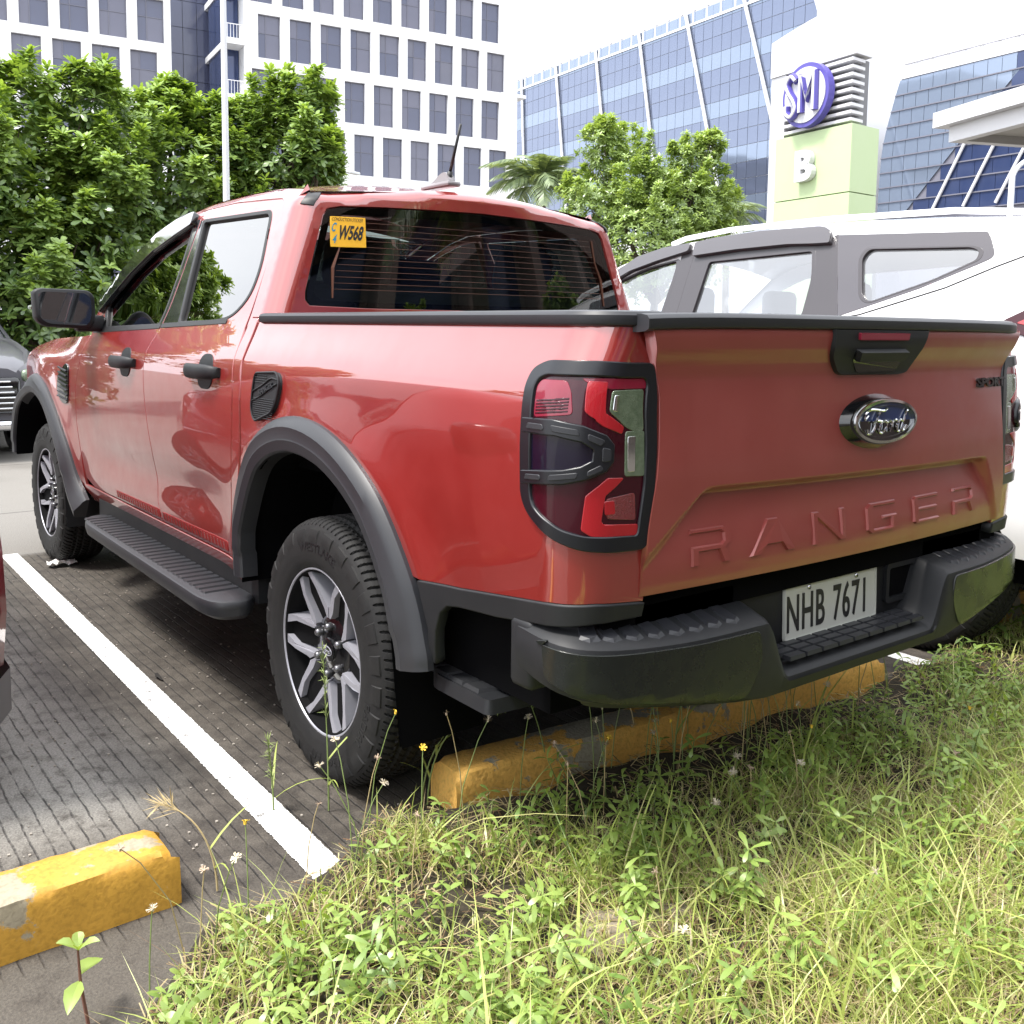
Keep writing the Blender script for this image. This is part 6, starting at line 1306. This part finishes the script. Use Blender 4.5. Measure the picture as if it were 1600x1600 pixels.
put(3500, -3.6, -1.0, 0, 2.0, .10, .0065, 1.2, (.54, .13))
put(8000, -3.6, -1.0, 0, 2.0, .07, .003, 2.2, (.92, .07))
put(9000, -9, -3.6, 0, 2.4, .09, .010, 1.2, (.56, .14))
Vs = []; Fs = []; Ts = []; k = 0
for V, F, t in parts: Vs.append(V); Fs.append(F + k); Ts.append(t); k += len(V)
tag(fast_mesh('grass', np.concatenate(Vs), np.concatenate(Fs), M_GRASS, None, True, np.concatenate(Ts)), kind='stuff')
# dead thatch lying on the soil
n = 9000; x, y = scatter(n, -3.2, 2.0, 0, 1.5, rng); z = verge_z(x, y) + rng.uniform(.002, .030, n); az = rng.uniform(0, 6.283, n); ln = rng.uniform(.02, .075, n); dz = rng.normal(0, .012, n); w = rng.uniform(.0008, .002, n)
D = np.stack([np.cos(az)*ln, np.sin(az)*ln, dz], 1); S2 = np.stack([-np.sin(az)*w, np.cos(az)*w, np.zeros(n)], 1); c = np.stack([x, y, z], 1); V = np.stack([c - D/2 - S2, c - D/2 + S2, c + D/2 + S2, c + D/2 - S2], 1).reshape(-1, 3); F = np.arange(n*4).reshape(n, 4)
tag(fast_mesh('dead_thatch', V, F, M_GRASS, None, False, np.repeat(np.clip(rng.normal(.93, .07, n), 0, 1), 4)), kind='stuff')
# broad-leaved weeds: upright stalks carrying paired leaves
M_WEED = leaf_mat('weed_leaf', (.10, .20, .04), (.34, .46, .12), trans=.38, gloss=.04)
x, y = scatter(2300, -1.6, 1.75, .03, 1.45, rng); f = patchy(x + .7, y - .4, rng); keep = rng.uniform(size=len(x)) < np.clip(.20 + .5*f, .02, 1)*np.clip((verge_edge(y) - x - np.where((y < .85) & (y > -1.15), .16, 0))/.22, .06, 1); x, y = x[keep], y[keep]
C = []; A = []; T = []; stems = MB()
for xi, yi in zip(x, y):
    H = rng.uniform(.025, .105)*min(1, .45 + 2.2*(float(verge_edge(yi)) - xi)); z0 = float(verge_z(xi, yi)); le = rng.normal(0, .25, 2)*H; K = max(2, int(H/.028)); tn = rng.uniform(.25, .85)
    for k in range(K):
        t = (k + 1)/K; C.append((xi + le[0]*t, yi + le[1]*t, z0 + H*t)); a = np.array([le[0], le[1], H]); A.append(a/np.linalg.norm(a)); T.append(tn + .15*t)
    stems.tube([(xi, yi, z0), (xi + le[0], yi + le[1], z0 + H)], [.0016, .0009], 4, caps=False)
C = np.array(C); A = np.array(A); V, F, tv = rosettes(C, A, 4, .034, .0125, rng, np.array(T)+.15, up=.45, droop=.5); weeds = fast_mesh('leafy_weeds', V, F, M_WEED, None, True, tv); tag(weeds, kind='stuff')
x, y = scatter(260, -1.9, 1.7, .05, 1.45, rng); keep = rng.uniform(size=len(x)) < np.clip((verge_edge(y) - x - np.where((y < .62) & (y > -1.15), .12, 0))/.2, .08, 1); x, y = x[keep], y[keep]; C = []; A = []; T = []
for xi, yi in zip(x, y):                                     # taller leafy stalks
    H = rng.uniform(.07, .17); z0 = float(verge_z(xi, yi)); le = rng.normal(0, .3, 2)*H; K = max(3, int(H/.026)); tn = rng.uniform(.35, .95)
    for k in range(K):
        t = (k + 1)/K; C.append((xi + le[0]*t, yi + le[1]*t, z0 + H*t)); a = np.array([le[0], le[1], H]); A.append(a/np.linalg.norm(a)); T.append(tn + .1*t)
    stems.tube([(xi, yi, z0), (xi + le[0], yi + le[1], z0 + H)], [.0020, .0012], 4, caps=False)
V, F, tv = rosettes(np.array(C), np.array(A), 3, .038, .0125, rng, np.array(T), up=.45, droop=.55); tag(fast_mesh('leafy_weeds', V, F, M_WEED, None, True, tv), kind='stuff')
tag(stems.build('weed_stems', M_STEM), kind='stuff')
x, y = scatter(700, -5.5, -1.6, .0, 1.8, rng); C = np.stack([x, y, verge_z(x, y) + rng.uniform(.02, .10, len(x))], 1); A = rng.normal(0, .3, (len(x), 3)) + np.array([0, 0, 1.]); A /= np.linalg.norm(A, axis=1)[:, None]
V, F, tv = rosettes(C, A, 6, .055, .024, rng, rng.uniform(.3, .95, len(x)), up=.3, droop=.5); tag(fast_mesh('leafy_weeds', V, F, M_WEED, None, True, tv), kind='stuff')
# little daisies on wiry stalks, one by one
M_PETW = pmat('daisy_floret_cream', (.62, .55, .42), rough=.8); M_PETY = pmat('daisy_floret_yellow', (.75, .50, .05), rough=.7); M_SEEDH = pmat('seed_head_brown', (.45, .34, .25), rough=.9)
def daisy_mesh(kind, seed):
    r = np.random.default_rng(seed); b = MB()
    if kind == 'yellow':
        b.tube([(0, 0, -.006), (0, 0, 0), (0, 0, .004)], [.0025, .0042, .002], 7)
        for k in range(6):
            a = k*1.047 + r.normal(0, .1); d = np.array([math.cos(a), math.sin(a), .35]); s_ = np.array([-math.sin(a), math.cos(a), 0]); b.add([d*.003 - s_*.0016, d*.003 + s_*.0016, d*.0095 + s_*.0026, d*.0095 - s_*.0026], [(0, 1, 2, 3)])
    else:
        nn = 26 if kind == 'puff' else 14
        for k in range(nn):
            v = r.normal(size=3); v[2] = abs(v[2])*.8 - .15; v /= np.linalg.norm(v); s_ = np.cross(v, [0, 0, 1.]); s_ /= np.linalg.norm(s_) + 1e-9; L_ = .0115 if kind == 'puff' else .0085
            b.add([v*.001 - s_*.0005, v*.001 + s_*.0005, v*L_ + s_*.0012, v*L_ - s_*.0012], [(0, 1, 2, 3)])
        b.tube([(0, 0, -.005), (0, 0, .001)], [.002, .0032], 6)
    o = b.build('flower_head', {'yellow': M_PETY, 'puff': M_PETW, 'brown': M_SEEDH}[kind]); me = o.data; bpy.data.objects.remove(o); return me
HEADS = {k: [daisy_mesh(k, s) for s in range(2)] for k in ('yellow', 'puff', 'brown')}
LABK = {'yellow': 'tiny yellow daisy on a thin stalk in the verge grass', 'puff': 'pale fluffy daisy seed head on a thin stalk in the verge grass', 'brown': 'brown dried daisy head on a thin stalk in the verge grass'}
spots = []
for k in range(46):
    yv = rng.uniform(-.9, 1.25); u = rng.uniform(.0, .42) if k < 30 else rng.uniform(.3, 1.1); spots.append((float(verge_edge(yv)) - u, yv, rng.uniform(.18, .36) if k < 30 else rng.uniform(.08, .2)))
for (xv, yv, h_) in ((-.62, 1.50, .30), (-.66, 1.46, .24), (-.60, 1.36, .22), (-.70, 1.60, .20), (-.75, 1.52, .26)): spots.append((xv, yv, h_))
for k in range(22):
    yv = rng.uniform(-.75, .62); spots.append((float(verge_edge(yv)) - rng.uniform(.04, .26), yv, rng.uniform(.15, .29)))
for i, (xv, yv, h_) in enumerate(spots):
    kd = ('yellow', 'puff', 'brown', 'puff', 'brown', 'puff')[i % 6]; z0 = float(verge_z(np.array(xv), np.array(yv))); t = thing('daisy', LABK[kd], 'flower', (xv, yv, z0), 0, {'yellow': 'yellow daisies in the verge', 'puff': 'fluffy daisy seed heads in the verge', 'brown': 'dried daisy heads in the verge'}[kd])
    le = rng.normal(0, .16, 2)*h_; b = MB(); pth = [(0, 0, 0), (le[0]*.25, le[1]*.25, h_*.5), (le[0]*.7, le[1]*.7, h_*.85), (le[0], le[1], h_)]; b.tube(pth, [.0016, .0014, .0012, .0011], 5); b.build('stalk', M_STEM if kd != 'brown' else M_DRYST, t, smooth=True)
    o = bpy.data.objects.new('flower_head', HEADS[kd][i % 2]); link(o, t); o.location = pth[-1]; o.rotation_euler = (rng.normal(0, .3), rng.normal(0, .3), rng.uniform(0, 6)); o.scale = (1.05,)*3
# tall flowering grasses
def tall_grass(label, base, tip, sag, spike, dry=False, n_leaf=2, awn=.03):
    z0 = float(verge_z(np.array(base[0]), np.array(base[1]))); t = thing('tall_grass', label, 'grass stalk', (*base, z0), 0, 'tall seeding grasses at the verge edge'); P = []
    tip = np.array(tip); 
    for k in np.linspace(0, 1, 14): p = np.array([0, 0, 0])*(1-k) + tip*k; p[2] = tip[2]*(1.9*k - .9*k*k) if sag else tip[2]*k; p[0] = tip[0]*k**1.8; p[1] = tip[1]*k**1.8; P.append(p)
    P = np.array(P); b = MB(); b.tube(P, np.linspace(.0028, .0011, 14), 5); b.build('culm', M_DRYST if dry else M_STEM, t, smooth=True)
    b = MB(); r = np.random.default_rng(int(abs(base[1]*1000)))
    for k in range(int(spike*150)):
        s_ = 1 - spike + spike*k/(spike*150); i = s_*13; i0 = min(12, int(i)); p = P[i0] + (P[i0+1] - P[i0])*(i - i0); d = (P[i0+1] - P[i0]); d /= np.linalg.norm(d); v = d*.8 + r.normal(0, .55, 3); v /= np.linalg.norm(v); e = p + v*awn*r.uniform(.5, 1); w = np.cross(v, [0, 0, 1.]); w /= np.linalg.norm(w) + 1e-9
        b.add([p - w*.0006, p + w*.0006, (p + e)/2 + w*.0016, e, (p + e)/2 - w*.0016], [(0, 1, 2, 3, 4)])
    b.build('seed_head', M_DRYST if dry else pmat('green_spikelet', (.24, .30, .10), rough=.7), t)
    for k in range(n_leaf):
        p = P[2 + 2*k]; a = r.uniform(0, 6.28); d = np.array([math.cos(a), math.sin(a), .9]); lf = []; 
        for q in np.linspace(0, 1, 6): c_ = p + d*np.array([1, 1, 1 - .55*q])*.16*q; w = np.array([-math.sin(a), math.cos(a), 0])*.0034*(1 - q**2); lf.append([c_ - w, c_ + w])
        b = MB(); b.grid(lf); o = b.build('blade', M_GRASS, t, smooth=True); at_ = o.data.attributes.new('tone', 'FLOAT', 'POINT'); at_.data.foreach_set('value', np.full(len(o.data.vertices), .5, np.float32))
tall_grass('bristly green grass spike standing before the white line', (-.10, 1.082), (.01, .01, .20), False, .6)
tall_grass('upright feathery grass spike in front of the rear wheel hub', (-.19, .963), (.01, .01, .46), False, .45)
tall_grass('arching feathery grass stalk bowed under the bumper corner', (-.30, .735), (-.14, -.26, .30), True, .40)
tall_grass('second arching green stalk leaning right beside the wheel stop', (-.32, .73), (-.16, -.14, .29), True, .15)
tall_grass('tall bamboo-like grass shoot crossing the rear bumper', (-.57, .02), (-.05, -.10, .50), False, .06, n_leaf=4)
tall_grass('dry forked grass head leaning left of the white line', (-.38, 1.345), (.10, .10, .20), True, .25, dry=True, awn=.07)
tall_grass('slim green grass stalk before the orange wheel stop', (-.44, .40), (.02, .06, .27), False, .12)
# sapling at the lower left
sap = thing('sapling', 'small sapling with yellow green leaves at the bottom left corner', 'sapling', (-.66, 1.70, .0)); b = MB(); b.tube([(0, 0, 0), (.005, .01, .08), (.01, .012, .15)], [.0035, .003, .002], 6); b.build('stem', pmat('reddish_stem', (.16, .07, .05), rough=.7), sap, smooth=True)
for k, (a, z, L_, el) in enumerate(((2.6, .09, .070, .1), (-.8, .10, .075, .15), (1.2, .15, .055, .8), (4.2, .15, .050, .7), (-.2, .15, .045, 1.0), (2.9, .15, .04, 1.0))):
    d = np.array([math.cos(a)*math.cos(el), math.sin(a)*math.cos(el), math.sin(el)]); s_ = np.array([-math.sin(a), math.cos(a), 0]); rows = []
    for q, w in ((0, .06), (.2, .55), (.45, 1.), (.7, .8), (.9, .35), (1, .03)): c_ = np.array([.008, .011, z]) + d*L_*q + np.array([0, 0, -.35*L_*q*q]); rows.append([c_ - s_*w*L_*.25 + np.array([0, 0, .006*w]), c_, c_ + s_*w*L_*.25 + np.array([0, 0, .006*w])])
    b = MB(); b.grid(rows); o = b.build('leaf', M_WEED, sap, smooth=True); at_ = o.data.attributes.new('tone', 'FLOAT', 'POINT'); at_.data.foreach_set('value', np.full(len(o.data.vertices), .95, np.float32))
# rough concrete lump in the grass, paper litter, twig
rng = np.random.default_rng(9); b = MB(); rows = []
for i, t in enumerate(np.linspace(0, 1, 22)):
    c_ = np.array([-1.05 - .10*t, .98 - .50*t]); rows.append([(c_[0] + u*.11*math.sin(math.pi*min(max(t, .05), .95))**.3 + rng.normal(0, .007), c_[1] + rng.normal(0, .008), -.01 + .085*max(0, 1 - abs(u)**2.5)*math.sin(math.pi*min(max(t, .06), .94))**.4 + rng.normal(0, .006)) for u in np.linspace(-1, 1, 9)])
b.grid(rows); tag(b.build('concrete_lump', pmat('rough_pale_concrete', (.30, .26, .20), rough=.95, noise=(30., .6, (.16, .13, .10)), bump=(60., .8)), smooth=True), 'rough broken concrete lump half buried in the weeds', 'rubble')
b = MB(); rows = []
for i in range(9): rows.append([(3.05 + i*.012 + rng.normal(0, .004), .80 + j*.018 + rng.normal(0, .005), .012 + abs(rng.normal(0, .012))) for j in range(9)])
b.grid(rows); tag(b.build('paper_scrap', pmat('white_paper', (.75, .75, .73), rough=.9), smooth=False), 'crumpled white paper scrap on the concrete beside the front wheel', 'litter')
b = MB(); rows = []
for i in range(5): rows.append([(1.05 + i*.022, 1.0 - i*.002 + j*.010*math.sin(.4 + i*.6), .006 + .004*j*(i % 2)) for j in range(3)])
b.grid(rows); tag(b.build('dead_leaf', pmat('dead_leaf_black', (.02, .018, .016), rough=.9), smooth=True), 'dark dead leaf lying on the concrete below the running board', 'dead leaf')
# a few fallen specks and pebbles on the stall floor
n = 500; x = rng.uniform(-.3, 3.3, n); y = rng.uniform(.5, 1.75, n); b = MB()
for xi, yi in zip(x, y): r_ = rng.uniform(.0012, .0040); b.box((xi, yi, .0012 + r_*.3), (r_*2, r_*1.6, r_), None)
tag(b.build('grit', pmat('pale_grit', (.33, .30, .26), rough=.9)), kind='stuff')
